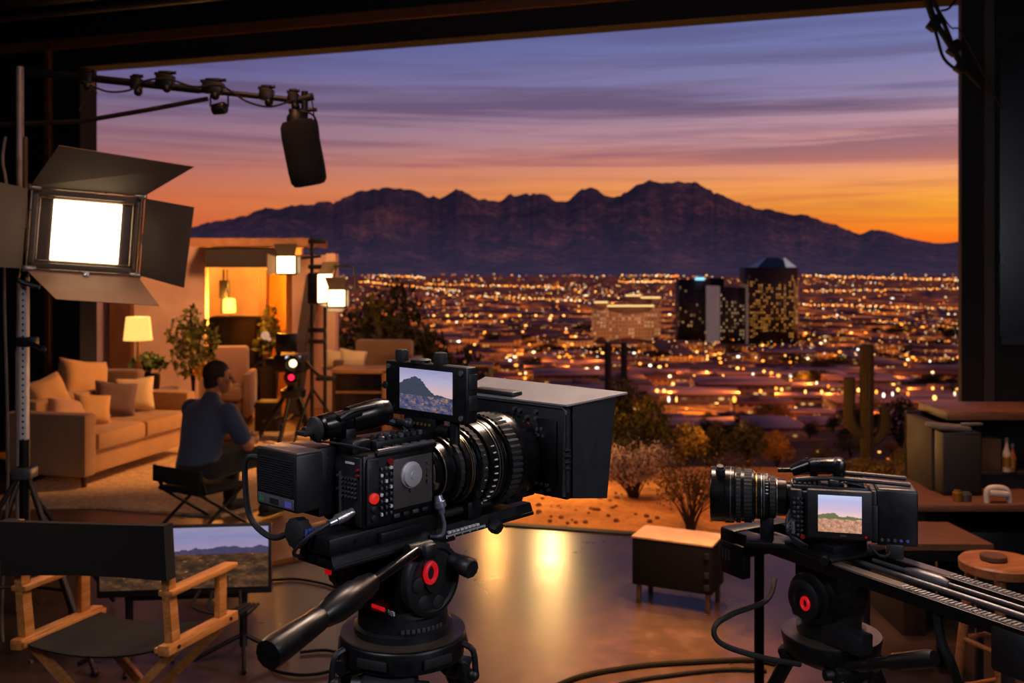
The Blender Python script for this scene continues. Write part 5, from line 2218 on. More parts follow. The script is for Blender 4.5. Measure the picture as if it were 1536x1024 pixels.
# stool / low folding chair under him
fc = thing('folding_chair', 'low black folding chair the man sits on', 'chair', pe_loc, pr)
mb = MB()
mb.b2((-.25, -.23, .27), (.2, .23, .31), bev=.015)
mb.build('seat', canv, fc)
mb = MB()
mb.tube([(-.2, -.24, .29), (-.25, -.25, .4), (-.26, -.25, .46)], .014, 8)
mb.tube([(-.2, .24, .29), (-.25, .25, .4), (-.26, .25, .46)], .014, 8)
mb.box((-.265, 0, .4), (.015, .52, .12), (0, 0, 0), .006)
mb.build('backrest', canv, fc)
for y in (-.21, .21):
    for xa, xb in ((-.22, .2), (.18, -.24)):
        mb = MB()
        mb.cyl((xa, y, .28), (xb, y, .0), .013)
        mb.build('leg', blk, fc)

# ================================================================== FAR CAMERA, STANDS AND LIGHTS
fd = 11.0
fcam = thing('film_camera', 'distant black film camera with hooded monitor facing us on the set', 'camera', P(440, 545, fd))
mb = MB()
mb.b2((-.2, -.1, -.09), (.14, .25, .1), bev=.02)
mb.b2((-.3, -.06, -.05), (-.18, .1, .06), bev=.02)
mb.build('camera_body', blk2, fcam)
mb = MB()
mb.b2((-.19, -.04, .13), (.05, .04, .33), bev=.012)
mb.box((-.16, 0, .12), (.05, .04, .1), bev=.01)
mb.build('monitor', M('dim_grey_monitor', '#1d1c22', .3, 0, .1, 10), fcam)
mb = MB()
mb.b2((-.06, -.12, .06), (.1, -.02, .09), bev=.004)
mb.build('lit_panel', EM('cool_white_panel', '#d8d8f0', 1.6), fcam, label='small white glowing strip')
for (x, z, r, m) in ((.04, .02, .085, None), (.02, -.13, .07, None)):
    mb = MB()
    mb.lathe([(0, r), (.16, r * 1.05), (.165, r * .8), (.1, r * .7)], (x, -.08, z), (0, -1, 0), 28)
    ln = mb.build('lens', blkg, fcam)
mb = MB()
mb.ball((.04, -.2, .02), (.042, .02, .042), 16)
mb.build('lens_glow', EM('warm_lens_reflection', '#ffd9a0', 3.5), fcam)  # lens reflection painted as a glowing ball
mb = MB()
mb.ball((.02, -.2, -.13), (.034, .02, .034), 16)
mb.build('lens_glow', EM('red_lens_reflection', '#ff2040', 2.2), fcam)  # red lens reflection, also painted by its own glow
mb = MB()
mb.tube([(-.2, 0, .05), (-.36, -.05, .02), (-.42, -.06, -.03)], .018, 8)
mb.build('handle', blk2, fcam)
mb = MB()
mb.tube([(.14, 0, .02), (.3, -.1, -.12), (.42, -.12, -.14)], .02, 8)
mb.box((.38, -.12, -.15), (.22, .1, .05), (0, 0, 0), .02)
mb.build('handle', blk2, fcam)
ft = thing('tripod', 'distant black tripod under the hooded film camera on the set', 'tripod', (PX(440, fd), fd, FZ))
zc = P(440, 545, fd).z - .09 - FZ
mb = MB()
mb.lathe([(zc - .3, .05), (zc - .28, .13), (zc - .2, .14), (zc - .16, .07), (zc, .08)], (0, 0, 0), (0, 0, 1), 20)
mb.build('fluid_head', blk, ft)
for a in (200, 320, 80, 260):
    a = R(a)
    mb = MB()
    mb.cyl((.07 * math.cos(a), .07 * math.sin(a), zc - .22), (.42 * math.cos(a), .42 * math.sin(a), .01), .024)
    if a < 5:
        mb.cyl((0, 0, .3), (.33 * math.cos(a), .33 * math.sin(a), .24), .012)
    mb.build('leg', blk, ft)
ca = thing('equipment_cart', 'black case standing left of the distant tripod', 'case', (PX(398, 11.6), 11.6, FZ))
mb = MB()
mb.b2((-.13, 0, 0), (.13, .3, .36), bev=.02)
mb.build('case_body', blk2, ca)
mb = MB()
mb.b2((-.135, -.005, .3), (.135, .305, .33), bev=.004)
mb.tube([(-.06, -.02, .2), (-.05, -.04, .2), (.05, -.04, .2), (.06, -.02, .2)], .01, 6)
mb.build('handle_band', dgrey, ca)
pe2 = (PX(398, 11.2), 11.2)
# stands
ledm2 = led_mat('far_led_glow', 7, col='#ffd49a')


def led_head(name, label, loc, rot, w, h, doors, rod=None):
    t = thing(name, label, 'studio light', loc, rot)
    mb = MB()
    mb.b2((-w / 2 - .02, 0, -h / 2 - .02), (w / 2 + .02, .12, h / 2 + .02), bev=.015)
    mb.build('housing', dgrey, t)
    mb = MB()
    mb.b2((-w / 2, -.008, -h / 2), (w / 2, 0, h / 2))
    mb.build('led_array', ledm2, t, label='glowing white LED array')
    for s in doors:
        mb = MB()
        if s == 't':
            q = [(-w / 2, -.01, h / 2 + .02), (w / 2, -.01, h / 2 + .02), (w / 2 + .03, -.08, h / 2 + .14), (-w / 2 - .03, -.08, h / 2 + .14)]
        elif s == 'b':
            q = [(-w / 2, -.01, -h / 2 - .02), (w / 2, -.01, -h / 2 - .02), (w / 2, -.12, -h / 2 - .05), (-w / 2, -.12, -h / 2 - .05)]
        elif s == 'l':
            q = [(-w / 2 - .02, -.01, -h / 2), (-w / 2 - .02, -.01, h / 2), (-w / 2 - .1, -.1, h / 2 + .03), (-w / 2 - .1, -.1, -h / 2 - .02)]
        else:
            q = [(w / 2 + .02, -.01, -h / 2), (w / 2 + .02, -.01, h / 2), (w / 2 + .06, -.12, h / 2), (w / 2 + .06, -.12, -h / 2)]
        mb.plate(q, .006)
        mb.build('barn_door', M('grey_barn_door', '#6a5c50', .5, .1, .1, 8), t)
    return t


la = led_head('led_flood_light', 'left one of the two small glowing flood lights on the set', P(429, 397, 10.8), R(10), .19, .18, 'tlr')
lb_ = led_head('led_flood_light', 'right one of the two small glowing flood lights, below the bent arm', P(505, 447, 10.6), R(0), .17, .17, 'tbr')
lc = led_head('led_flood_light', 'flood light seen edge-on between the two glowing ones', P(487, 432, 10.9), R(72), .3, .3, 'tb')
ls = thing('light_stand', 'black double-pole light stand holding the small flood lights on the set', 'light stand', (PX(468, 11.0), 11.0, FZ))
mb = MB()
for dx, y0 in ((0, 356), (.14, 420)):
    mb = MB()
    mb.cyl((dx, .02 * (dx > 0), .02), (dx, .02 * (dx > 0), PZ(y0, 11) - FZ), .02)
    mb.build('pole', blk, ls)
mb = MB()
mb.cyl((-.32, -.06, PZ(390, 11) - FZ), (.1, 0, PZ(384, 11) - FZ), .016)
mb.cyl((0, 0, PZ(400, 11) - FZ), (.44, 0, PZ(399, 11) - FZ), .014)
mb.tube([(.44, 0, PZ(399, 11) - FZ), (.47, 0, PZ(405, 11) - FZ), (.475, 0, PZ(440, 11) - FZ)], .012, 8)
mb.cyl((.27, -.2, PZ(420, 11) - FZ), (.27, 0, PZ(400, 11) - FZ), .012)
mb.build('cross_arm', dgrey, ls)
for y in (362, 400, 495, 512):
    mb = MB()
    mb.box((.06, 0, PZ(y, 11) - FZ), (.2, .06, .05), bev=.01)
    mb.build('clamp', blk2, ls)
for a in (10, 130, 250):
    a = R(a)
    mb = MB()
    mb.cyl((0, 0, .6), (.4 * math.cos(a), .4 * math.sin(a), .01), .014)
    mb.build('leg', blk, ls)
mb = MB()
mb.ball((0, 0, 0), (.05, .05, .05), 14)
mb.cyl((0, .04, -.02), (0, .2, -.06), .02)
o = mb.build('small_spot_lamp', EM('peach_bulb', '#f0b08a', .7), label='small round peach lamp head left of the distant camera', cat='lamp')
o.location = P(398, 503, 11.4)
o.parent = None
# ================================================================== DESERT PLANTS
drk = leafm('dark_mesquite_leaf', '#22240e', '#4a481e')
olv = leafm('olive_brush_leaf', '#5a4e22', '#8f7a38')
gry = leafm('grey_brush_twig', '#86706a', '#b89c8c')
amb = leafm('amber_lit_leaf', '#8a6a20', '#d0962c')  # lamp glow on the leaves painted into their colour
bark = M('dark_bark', '#241a10', .9, 0, .2, 20)


def tree_proto(name, blobs, n, size, seed, mat, trunk_h, r):
    t = thing(name, None, None)
    mb = MB()
    rr = random.Random(seed)
    for i in range(4):
        b = V(*rr.choice(blobs)[0])
        mb.tube([(0, 0, -.05), (b.x * .2 + rr.uniform(-.05, .05), b.y * .2, trunk_h), b * .9], r * (1 if i == 0 else .6), 7, taper=lambda u: 1 - .65 * u)
    mb.build('trunk', bark, t)
    mb = MB()
    v, f = leaf_cloud(blobs, n, size, seed)
    mb.raw(v, f)
    mb.build('foliage', mat, t, angle=0)
    return t


protos = {
    'tall': tree_proto('desert_tree', [((0, 0, .72), (.28, .28, .26)), ((-.22, 0, .58), (.2, .2, .18)), ((.22, .1, .55), (.22, .2, .2)), ((.02, -.1, .45), (.34, .3, .2))], 1500, .06, 21, drk, .3, .035),
    'wide': tree_proto('desert_tree', [((0, 0, .6), (.4, .35, .3)), ((-.35, 0, .45), (.3, .3, .24)), ((.36, .1, .48), (.32, .3, .26)), ((.1, -.2, .7), (.25, .25, .22))], 1500, .07, 22, drk, .25, .04),
    'olive': tree_proto('desert_tree', [((0, 0, .62), (.36, .32, .3)), ((-.25, 0, .45), (.26, .26, .24)), ((.26, .1, .5), (.26, .26, .24))], 1300, .065, 23, olv, .25, .03),
    'amber': tree_proto('desert_tree', [((0, 0, .62), (.3, .3, .3)), ((-.2, 0, .45), (.22, .24, .2)), ((.2, .05, .5), (.24, .24, .22))], 1100, .07, 24, amb, .25, .03),
}
first = {}


def plant(kind, px, ytop, d, hgt=None, lab='', grp=None, wide=1.0, cat='tree', zoff=0):
    X = PX(px, d)
    zb = tz(d) + zoff
    top = PZ(ytop, d)
    s = max(top - zb, .2) / .98
    rot = rnd.uniform(0, 6.28)
    src = protos[kind]
    if kind not in first:
        first[kind] = 1
        src.location, src.rotation_euler, src.scale = (X, d, zb), (0, 0, rot), (s * wide, s * wide, s)
        o = src
    else:
        o = dup(src, (X, d, zb), rot, scale=(s * wide, s * wide, s))
    tag(o, lab, cat, grp)
    return o


plant('tall', 592, 416, 20, lab='tall dark tree rising right behind the brown sofa', wide=.62)
plant('wide', 540, 452, 19, lab='broad dark tree just right of the glowing flood light', wide=.62)
plant('tall', 560, 440, 17, lab='dark green tree over the backrest of the brown sofa', wide=.8)
plant('wide', 615, 470, 18, lab='dark green tree between the brown sofa and the top monitor', wide=.6)
plant('wide', 915, 598, 15, lab='dark bush peeking out under the right tip of the matte box flag', wide=.7)
plant('wide', 640, 478, 21, lab='dark tree beyond the top monitor of the main camera', wide=.5)
plant('tall', 700, 515, 24, lab='low dark tree right of the monitor antennas', wide=.6)
plant('wide', 940, 556, 20, lab='dark tree clump above the right end of the matte box flag', wide=.62)
plant('wide', 885, 585, 17, lab='dark shrubby tree just behind the matte box flag', wide=.5)
plant('tall', 975, 590, 18, lab='dark tree right of the matte box, above the grey brush', wide=.7)
plant('olive', 1032, 626, 19, lab='olive scrub tree behind the grey and olive bushes', wide=.9)
plant('wide', 1065, 634, 22, lab='dark scrub tree in the middle of the slope', wide=.8)
plant('tall', 1122, 628, 20, lab='small palm-like dark tree above the slider camera lens', wide=.9)
plant('amber', 1165, 640, 24, lab='amber-lit scrub above the slider camera', wide=.9)
plant('olive', 1385, 648, 17, lab='olive bush between the saguaro and the hutch', wide=.9)
plant('olive', 1352, 668, 20, lab='olive bush just right of the big saguaro', wide=.9)
plant('olive', 1232, 662, 26, lab='olive bush left of the big saguaro', wide=1.0)
plant('wide', 1350, 588, 70, lab='dark round tree on the slope right of the saguaro top arms', wide=.7)
plant('wide', 1420, 600, 60, lab='dark tree on the slope by the right door jamb', wide=.7)
plant('amber', 800, 560, 45, lab='amber-lit tree above the matte box', wide=.8)
plant('olive', 760, 600, 16, lab='olive shrub just above the matte box top flag', wide=.7)
plant('wide', 830, 575, 30, lab='dark tree over the middle of the matte box flag', wide=.7)
g_ = 'scattered dark trees on the far slope'
for i in range(80):
    d = rnd.uniform(35, 330)
    px = rnd.uniform(700, 1440)
    y0 = CY + FP * (H - tz(d)) / d
    plant(rnd.choice(['wide', 'wide', 'olive', 'amber', 'tall']), px, y0 - rnd.uniform(16, 34) * (1 if d > 100 else 1.4), d, lab='dark scrub tree among many scattered on the slope down to the city', grp=g_, wide=rnd.uniform(.9, 1.4))


# near brush: twiggy shrubs at the floor edge
def shrub(name, label, px, ybase, d, w, h, n, mat, seed, leaf=.03, zb=None, leaves=1200):
    z = tz(d) if zb is None else zb
    t = thing(name, label, 'bush', (PX(px, d), d, z))
    r = random.Random(seed)
    mb = MB()
    tips = []
    for i in range(n):
        a = r.uniform(0, 6.28)
        rad = r.uniform(.25, 1) ** .6
        tip = V(w * .5 * rad * math.cos(a), w * .5 * rad * math.sin(a), h * r.uniform(.55, 1) * (1 - .25 * rad))
        mid = V(tip.x * .35 + r.uniform(-.04, .04) * w, tip.y * .35, tip.z * .5)
        mb.tube([(r.uniform(-.03, .03), r.uniform(-.03, .03), -.03), mid, tip], .008 * (w / .7), 5, smooth=2, taper=lambda u: 1 - .75 * u)
        tips += [mid.lerp(tip, .5), tip]
        for k in range(3):
            b = mid.lerp(tip, r.uniform(.2, .9))
            q = b + V(r.uniform(-.14, .14) * w, r.uniform(-.14, .14) * w, r.uniform(.02, .2) * h)
            mb.tube([b, q], .004 * (w / .7), 4, smooth=1)
            tips.append(q)
    mb.build('branches', M('twig_' + name, '#3a2818', .9, 0, .2, 20), t)
    vs, fs = [], []
    for tip in tips:
        v, f = leaf_cloud([(tip, (w * .13, w * .13, h * .12))], max(3, leaves // len(tips)), leaf, r.random())
        k = len(vs)
        vs += v
        fs += [tuple(k + q for q in g) for g in f]
    mb = MB()
    mb.raw(vs, fs)
    mb.build('foliage', mat, t, angle=0)
    return t


shrub('brittlebush', 'pale grey-brown rounded bush on the dirt right of the matte box', 950, 735, 9.0, .68, .52, 50, gry, 1, .028, leaves=3800)
shrub('desert_shrub', 'olive-brown twiggy shrub right at the edge of the studio floor', 1035, 795, 7.65, .58, .60, 26, leafm('rust_olive_leaf', '#4a3414', '#7a5a22'), 2, .022, zb=-.03, leaves=2200)
shrub('desert_shrub', 'small brown shrub behind the lens of the slider camera', 1100, 760, 8.3, .5, .5, 22, leafm('rust_olive_leaf_2', '#4a3414', '#7a5a22'), 3, .022, leaves=1200)
shrub('desert_grass', 'dry yellowish brush between the slider camera and the hutch', 1370, 730, 9.0, .8, .36, 34, olv, 4, .03, leaves=1800)
shrub('desert_grass', 'dry brush at the foot of the big saguaro', 1290, 735, 10.5, .9, .17, 34, olv, 5, .03, leaves=1800)
shrub('desert_grass', 'dark brush tucked behind the matte box side flag', 905, 690, 10.5, .7, .5, 30, drk, 6, .03, leaves=1500)
# pebbles, clods on the dirt
mb = MB()
for i in range(150):
    d = rnd.uniform(7.9, 10.5)
    X = rnd.uniform(-.4, 2.6)
    s = rnd.uniform(.006, .022)
    mb.ball((X, d, tz(d) + .01), (s * 1.4, s * 1.2, s), 6)
mb.build('dirt_pebbles', M('dirt_clods', '#7a4a26', .95, 0, .25, 10), kind='stuff', label='small clods and pebbles strewn over the orange dirt', cat='pebbles')

# ---- saguaros
sagm = M('saguaro_skin', '#3e3c22', .85, 0, .25, 14, .2)


def saguaro(label, px, ytop, d, rr, arms):
    zb = tz(d) - .05
    top = PZ(ytop, d)
    t = thing('saguaro_cactus', label, 'cactus', (PX(px, d), d, zb))
    h = top - zb
    mb = MB()
    mb.tube([(0, 0, 0), (0, 0, h * .3), (0, 0, h * .6), (0, 0, h * .92), (0, 0, h * .975), (0, 0, h)], rr, 28, smooth=4, flute=.14, taper=lambda u: (.9 + .15 * min(u * 2, 1)) * (1 if u < .86 else max(.05, math.sqrt(max(0, 1 - ((u - .86) / .14) ** 2)))))
    mb.build('trunk', sagm, t)
    for pxa, yt, yj in arms:
        dx = PX(pxa, d) - PX(px, d)
        zj, zt_ = PZ(yj, d) - zb, PZ(yt, d) - zb
        mb = MB()
        mb.tube([(0, 0, zj), (dx * .6, 0, zj + abs(dx) * .25), (dx, 0, zj + abs(dx) * .9), (dx, 0, zj + (zt_ - zj) * .6), (dx, 0, zt_ - rr * .4), (dx, 0, zt_)], rr * .82, 24, smooth=5, flute=.14,
                taper=lambda u: 1 if u < .88 else max(.05, math.sqrt(max(0, 1 - ((u - .88) / .12) ** 2))))
        mb.build('arm', sagm, t)
    return t


saguaro('big three-armed saguaro cactus standing against the city lights at right', 1300, 516, 22, .15, [(1274, 566, 652), (1327, 610, 664)])
saguaro('slim distant saguaro, left of two, below the pale hotel', 912, 514, 40, .13, [])
saguaro('slim distant saguaro, right of two, below the pale hotel', 936, 513, 42, .13, [])
# low stucco things beside the set
pt = thing('patio_table', 'small tan patio table at the right edge of the set behind the top monitor', 'table', (PX(722, 12.5), 12.5, tz(12.5)))
z_ = PZ(545, 12.5) - tz(12.5)
mb = MB()
mb.b2((-.16, -.15, z_ - .03), (.16, .25, z_), bev=.01)
mb.build('table_top', M('patio_tan', '#9a7450', .6, 0, .1, 8), pt)
for x in (-.13, .12):
    for y in (-.1, .2):
        mb = MB()
        mb.b2((x - .025, y - .025, 0), (x + .025, y + .025, z_ - .03))
        mb.build('leg', brownwood, pt)
mb = MB()
mb.ball((0, 0, 0), (.34, .25, .13), 20)
o = mb.build('garden_boulder', M('pale_boulder', '#7a6252', .9, 0, .15, 8, .5), label='low pale boulder on the slope right of the patio table', cat='boulder')
o.location = V(PX(770, 13), 13, PZ(572, 13) - .1)
o.location.z = tz(13) + .1

# ================================================================== CITY


def facade(name, wall, lit, density, bw, bh, strength=2.0, mort=.25, wallem=0.0, wallemcol='#ff9a50'):
    t = NT(name)
    tc = t.n('ShaderNodeTexCoord')
    sp = t.n('ShaderNodeSeparateXYZ')
    t.l(tc.outputs['Object'], sp.inputs[0])
    cb_ = t.n('ShaderNodeCombineXYZ')
    t.l(t.math('ADD', sp.outputs[0], sp.outputs[1]), cb_.inputs[0])
    t.l(sp.outputs[2], cb_.inputs[1])
    br = t.n('ShaderNodeTexBrick')
    br.offset = 0
    br.inputs['Scale'].default_value = 1
    br.inputs['Brick Width'].default_value = bw
    br.inputs['Row Height'].default_value = bh
    br.inputs['Mortar Size'].default_value = mort
    br.inputs['Mortar Smooth'].default_value = 0
    br.inputs['Color1'].default_value = (0, 0, 0, 1)
    br.inputs['Color2'].default_value = (1, 1, 1, 1)
    t.l(cb_.outputs[0], br.inputs['Vector'])
    on = t.ramp(br.outputs['Color'], [(0, (0, 0, 0, 1)), (1 - density, (.02, .02, .02, 1)), (1 - density + .02, (.3, .3, .3, 1)), (1, (1, 1, 1, 1))])
    win = t.math('SUBTRACT', 1, br.outputs['Fac'])
    big = t.noise(tc.outputs['Object'], .06, 3)
    e = t.math('MULTIPLY', t.math('MULTIPLY', on, win), t.math('MULTIPLY_ADD', big, .5, .65))
    g = t.n('ShaderNodeNewGeometry')
    nz = t.n('ShaderNodeSeparateXYZ')
    t.l(g.outputs['Normal'], nz.inputs[0])
    side = t.math('LESS_THAN', t.math('ABSOLUTE', nz.outputs[2]), .5)
    e = t.math('MULTIPLY', t.math('MULTIPLY', e, side), strength)
    base = t.mix(win, lin(wall), mul(lin(wall), .35))
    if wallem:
        w2 = t.math('MULTIPLY', t.math('MULTIPLY', t.noise(tc.outputs['Object'], .03, 3), br.outputs['Fac']), wallem)  # street glow on the walls painted in as emission
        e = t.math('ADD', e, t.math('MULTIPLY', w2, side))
    t.set(Base_Color=base, Roughness=.6, Emission_Color=t.mix(win, lin(wallemcol), lin(lit)), Emission_Strength=e)
    t.m.cycles.emission_sampling = 'NONE'
    return t.m


GD = 895.0
GZ = -73.0


def block(name, x0, x1, ytop, d, depth, mat, parent, zb=GZ, rz=0):
    mb = MB()
    mb.b2((PX(x0, d), d, zb), (PX(x1, d), d + depth, PZ(ytop, d)))
    return mb.build(name, mat, parent, world=True, angle=0)


def glow(name, col, s):
    return EM(name, col, s, sample=False)


# tall tower with pyramid cap
tw = thing('office_tower', 'tallest dark tower with lit windows and a sloped glass pyramid roof', 'building', (PX(1160, GD), GD, GZ))
fac = facade('tower_windows', '#2a2220', '#ffa848', .5, 2.3, 2.7, .9, .62)
block('tower_body', 1124, 1191, 401, GD, 38, fac, tw)
block('tower_wing', 1190, 1198, 400, GD + 3, 34, facade('tower_wing_windows', '#6a4e44', '#ffb868', .5, 2.6, 3.4, .6, .6, .25), tw)
block('tower_wing', 1123.6, 1128, 418, GD + 6, 26, fac, tw)
mb = MB()
X0, X1, zr = PX(1136, GD), PX(1196, GD), PZ(401, GD)
mb.hexa([(X0, GD + 1, zr), (X1, GD + 1, zr), (X1, GD + 37, zr), (X0, GD + 37, zr)], [(PX(1157, GD), GD + 17, PZ(386, GD)), (PX(1175, GD), GD + 17, PZ(386, GD)), (PX(1175, GD), GD + 21, PZ(386, GD)), (PX(1157, GD), GD + 21, PZ(386, GD))])
mb.build('pyramid_roof', M('teal_glass_roof', '#2c4650', .25, .3, .2, .05), tw, world=True, angle=0)
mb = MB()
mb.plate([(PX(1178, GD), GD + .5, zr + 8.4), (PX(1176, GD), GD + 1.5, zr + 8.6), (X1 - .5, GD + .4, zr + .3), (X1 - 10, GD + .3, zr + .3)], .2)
mb.build('lit_roof_face', glow('pale_roof_glow', '#b8b0bc', .55), tw, world=True, angle=0)  # light on the roof slope painted as a glowing plate
# mid towers
t2 = thing('office_tower', 'dark slab tower with a cyan rooftop sign, left of the two shorter towers', 'building', (PX(1042, GD), GD, GZ))
block('tower_body', 1020, 1066, 419, GD + 30, 26, facade('dark_slab_windows', '#17131a', '#ffbe80', .14, 2.6, 3.2, .7, .7), t2)
block('tower_wing', 1066.5, 1086, 417, GD + 36, 24, facade('dark_slab_windows_2', '#1a141a', '#ffbe80', .08, 2.6, 3.2, .6, .7), t2)
block('rooftop_sign', 1043, 1057, 416, GD + 29, 1, glow('cyan_sign_glow', '#8fe0ff', 1.5), t2, zb=PZ(420, GD + 29))
t3 = thing('office_tower', 'shorter tower with pale windowless end wall and gridded front', 'building', (PX(1094, GD), GD, GZ))
block('end_wall', 1066, 1080, 429, GD + 4, 22, glow('pale_glow_concrete', '#a08080', .34), t3)  # bare concrete glows to paint in the light on it
block('tower_body', 1080, 1121, 431, GD + 5, 22, facade('grid_windows', '#2a2226', '#ffcf90', .45, 2.5, 3.2, .8, .8), t3)
block('edge_pier', 1119, 1123, 430, GD + 4, 22, glow('pale_glow_concrete_2', '#a07a70', .3), t3)  # light on the pier painted in as emission
# hotel
ho = thing('hotel_building', 'wide pale sandstone hotel with glowing roof edges', 'building', (PX(941, GD), GD, GZ))
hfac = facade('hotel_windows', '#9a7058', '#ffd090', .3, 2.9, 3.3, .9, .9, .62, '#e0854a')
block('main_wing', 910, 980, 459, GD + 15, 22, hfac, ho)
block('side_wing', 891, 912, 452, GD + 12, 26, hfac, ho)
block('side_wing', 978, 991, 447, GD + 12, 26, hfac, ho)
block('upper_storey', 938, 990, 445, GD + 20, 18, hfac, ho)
for x0, x1, y in ((891, 912, 452), (938, 961, 442), (961, 991, 445), (911, 981, 457.5)):
    block('roof_light_strip', x0, x1, y, GD + 11, 1, glow('roof_strip_glow', '#ffcf80', 1.6), ho, zb=PZ(y + 2.2, GD + 11))
blds = [(960, 1054, 512, 9, 'long mid-rise with rows of lit windows in front of the hotel', .35), (896, 957, 514, 5, 'low glowing podium at the foot of the hotel', .8), (1059, 1180, 518, 2, 'long low lit block before the towers', .35), (840, 891, 508, 9, 'bright orange parking block left of the hotel', 1.0),
        (1184, 1245, 524, 3, 'low lit block right of the tallest tower', .5), (720, 770, 512, 20, 'pale long lit hall left of the hotel', .6)]
for i, (x0, x1, yt, dy, lab, em) in enumerate(blds):
    t = thing('city_building', lab, 'building', (PX((x0 + x1) / 2, GD - 25 + dy), GD - 25 + dy, GZ))
    dd = GD - 25 + dy
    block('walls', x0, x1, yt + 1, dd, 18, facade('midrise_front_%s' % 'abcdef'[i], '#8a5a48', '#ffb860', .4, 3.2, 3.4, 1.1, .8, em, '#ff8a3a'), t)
    block('roof', x0 - .5, x1 + .5, yt, dd - .5, 19, M('dusky_roof_%s' % 'abcdef'[i], '#7a6470', .9, 0, .1, .1), t, zb=PZ(yt + 1.1, dd))

# low rise blocks: walls + flat roof, individually placed
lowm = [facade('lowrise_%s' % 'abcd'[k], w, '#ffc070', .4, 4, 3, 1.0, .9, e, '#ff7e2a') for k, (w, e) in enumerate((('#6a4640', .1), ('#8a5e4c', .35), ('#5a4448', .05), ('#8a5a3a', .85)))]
roofm = [M('lowrise_roof_%s' % 'ab'[k], c, .9, 0, .12, .05) for k, c in enumerate(('#b8968e', '#7a6060'))]
lows = []
for k in range(8):
    t = thing('low_building', None, None)
    w, dp_, h = ((34, 20, 5), (60, 24, 7), (24, 18, 4.5), (80, 26, 6), (45, 30, 9), (28, 16, 6), (100, 24, 6), (38, 22, 7))[k]
    mb = MB()
    mb.b2((-w / 2, -dp_ / 2, -2), (w / 2, dp_ / 2, h))
    mb.build('walls', lowm[k % 4], t, angle=0)
    mb = MB()
    mb.b2((-w / 2 - .4, -dp_ / 2 - .4, h), (w / 2 + .4, dp_ / 2 + .4, h + .6))
    if k % 2:
        mb.b2((-w * .2, -3, h + .6), (w * .05, 3, h + 2.4))
    mb.build('roof', roofm[k % 2], t, angle=0)
    lows.append(t)
used = set()
spots = []
rb = random.Random(11)
tries = 0
while len(spots) < 190 and tries < 6000:
    tries += 1
    y = rb.uniform(470, 655)
    d = None
    lo, hi = 120, 3000
    for _ in range(40):
        m = (lo + hi) / 2
        if CY + FP * (H - tz(m)) / m > y:
            lo = m
        else:
            hi = m
    d = lo
    px = rb.uniform(600, 1470)
    if 845 < d < 985 and 835 < px < 1250:
        continue
    X = PX(px, d)
    if any(abs(X - a) < (52 if d > 330 else 30) and abs(d - b) < (22 if d > 330 else 16) for a, b in spots):
        continue
    spots.append((X, d))
for i, (X, d) in enumerate(spots):
    k = rb.randrange(8)
    src = lows[k]
    rot = rb.choice([0, 0, R(6), R(-8), R(90)])
    if k not in used:
        used.add(k)
        o = src
        src.location, src.rotation_euler = (X, d, tz(d)), (0, 0, rot)
    else:
        o = dup(src, (X, d, tz(d)), rot)
    s = rb.uniform(.6, 1.0) * (1 if d > 330 else .34)
    o.scale = (s, s, s)
    tag(o, 'flat-roofed low building among the city blocks spread below the slope', 'building', 'low city blocks')

# city trees between the blocks
g_ = 'dark street trees in the city'
for i in range(90):
    d = rb.uniform(380, 1150)
    px = rb.uniform(600, 1470)
    o = dup(protos['wide' if i % 3 else 'tall'], (PX(px, d), d, tz(d) - .5), rb.uniform(0, 6), 'dark clump of street trees between the low city blocks', g_, (rb.uniform(16, 34), rb.uniform(10, 20), rb.uniform(7, 12)))
    tag(o, cat='tree')

# ---- street lights
lcol = [('#ff9a38', 9), ('#ffb45a', 10), ('#ff8420', 8), ('#ffd9a0', 9), ('#fff0dc', 8)]
lmat = [glow('lamp_glow_%s' % 'abcde'[i], c, s * .4) for i, (c, s) in enumerate(lcol)]
polem = M('lamp_post_steel', '#2a2622', .6, .3, .1, 1)
lpr = []
for k in range(5):
    mb = MB()
    mb.cyl((0, 0, 0), (0, 0, 1), .03, seg=6)
    mb.ball((0, 0, 1.08), .13, 8, mi=1)
    me_o = mb.build('street_lamp', [polem, lmat[k]], angle=0)
    lpr.append(me_o)
cnt = 0
near = []


def put_lamp(X, d, hgt, k, big):
    global cnt
    src = lpr[k]
    if cnt < 5 and k not in near:
        near.append(k)
        o = src
    else:
        o = src.copy()
        COL.objects.link(o)
    o.location = (X, d, tz(d) - .2)
    o.scale = (big, big, hgt)
    tag(o, 'glowing street lamp on a thin post among the many dotting the city', 'street lamp', 'street lamps of the city')
    cnt += 1


def d_at(y):
    lo, hi = 40, 30000
    for _ in range(50):
        m = (lo + hi) / 2
        if CY + FP * (H - tz(m)) / m > y:
            lo = m
        else:
            hi = m
    return lo


rl = random.Random(5)
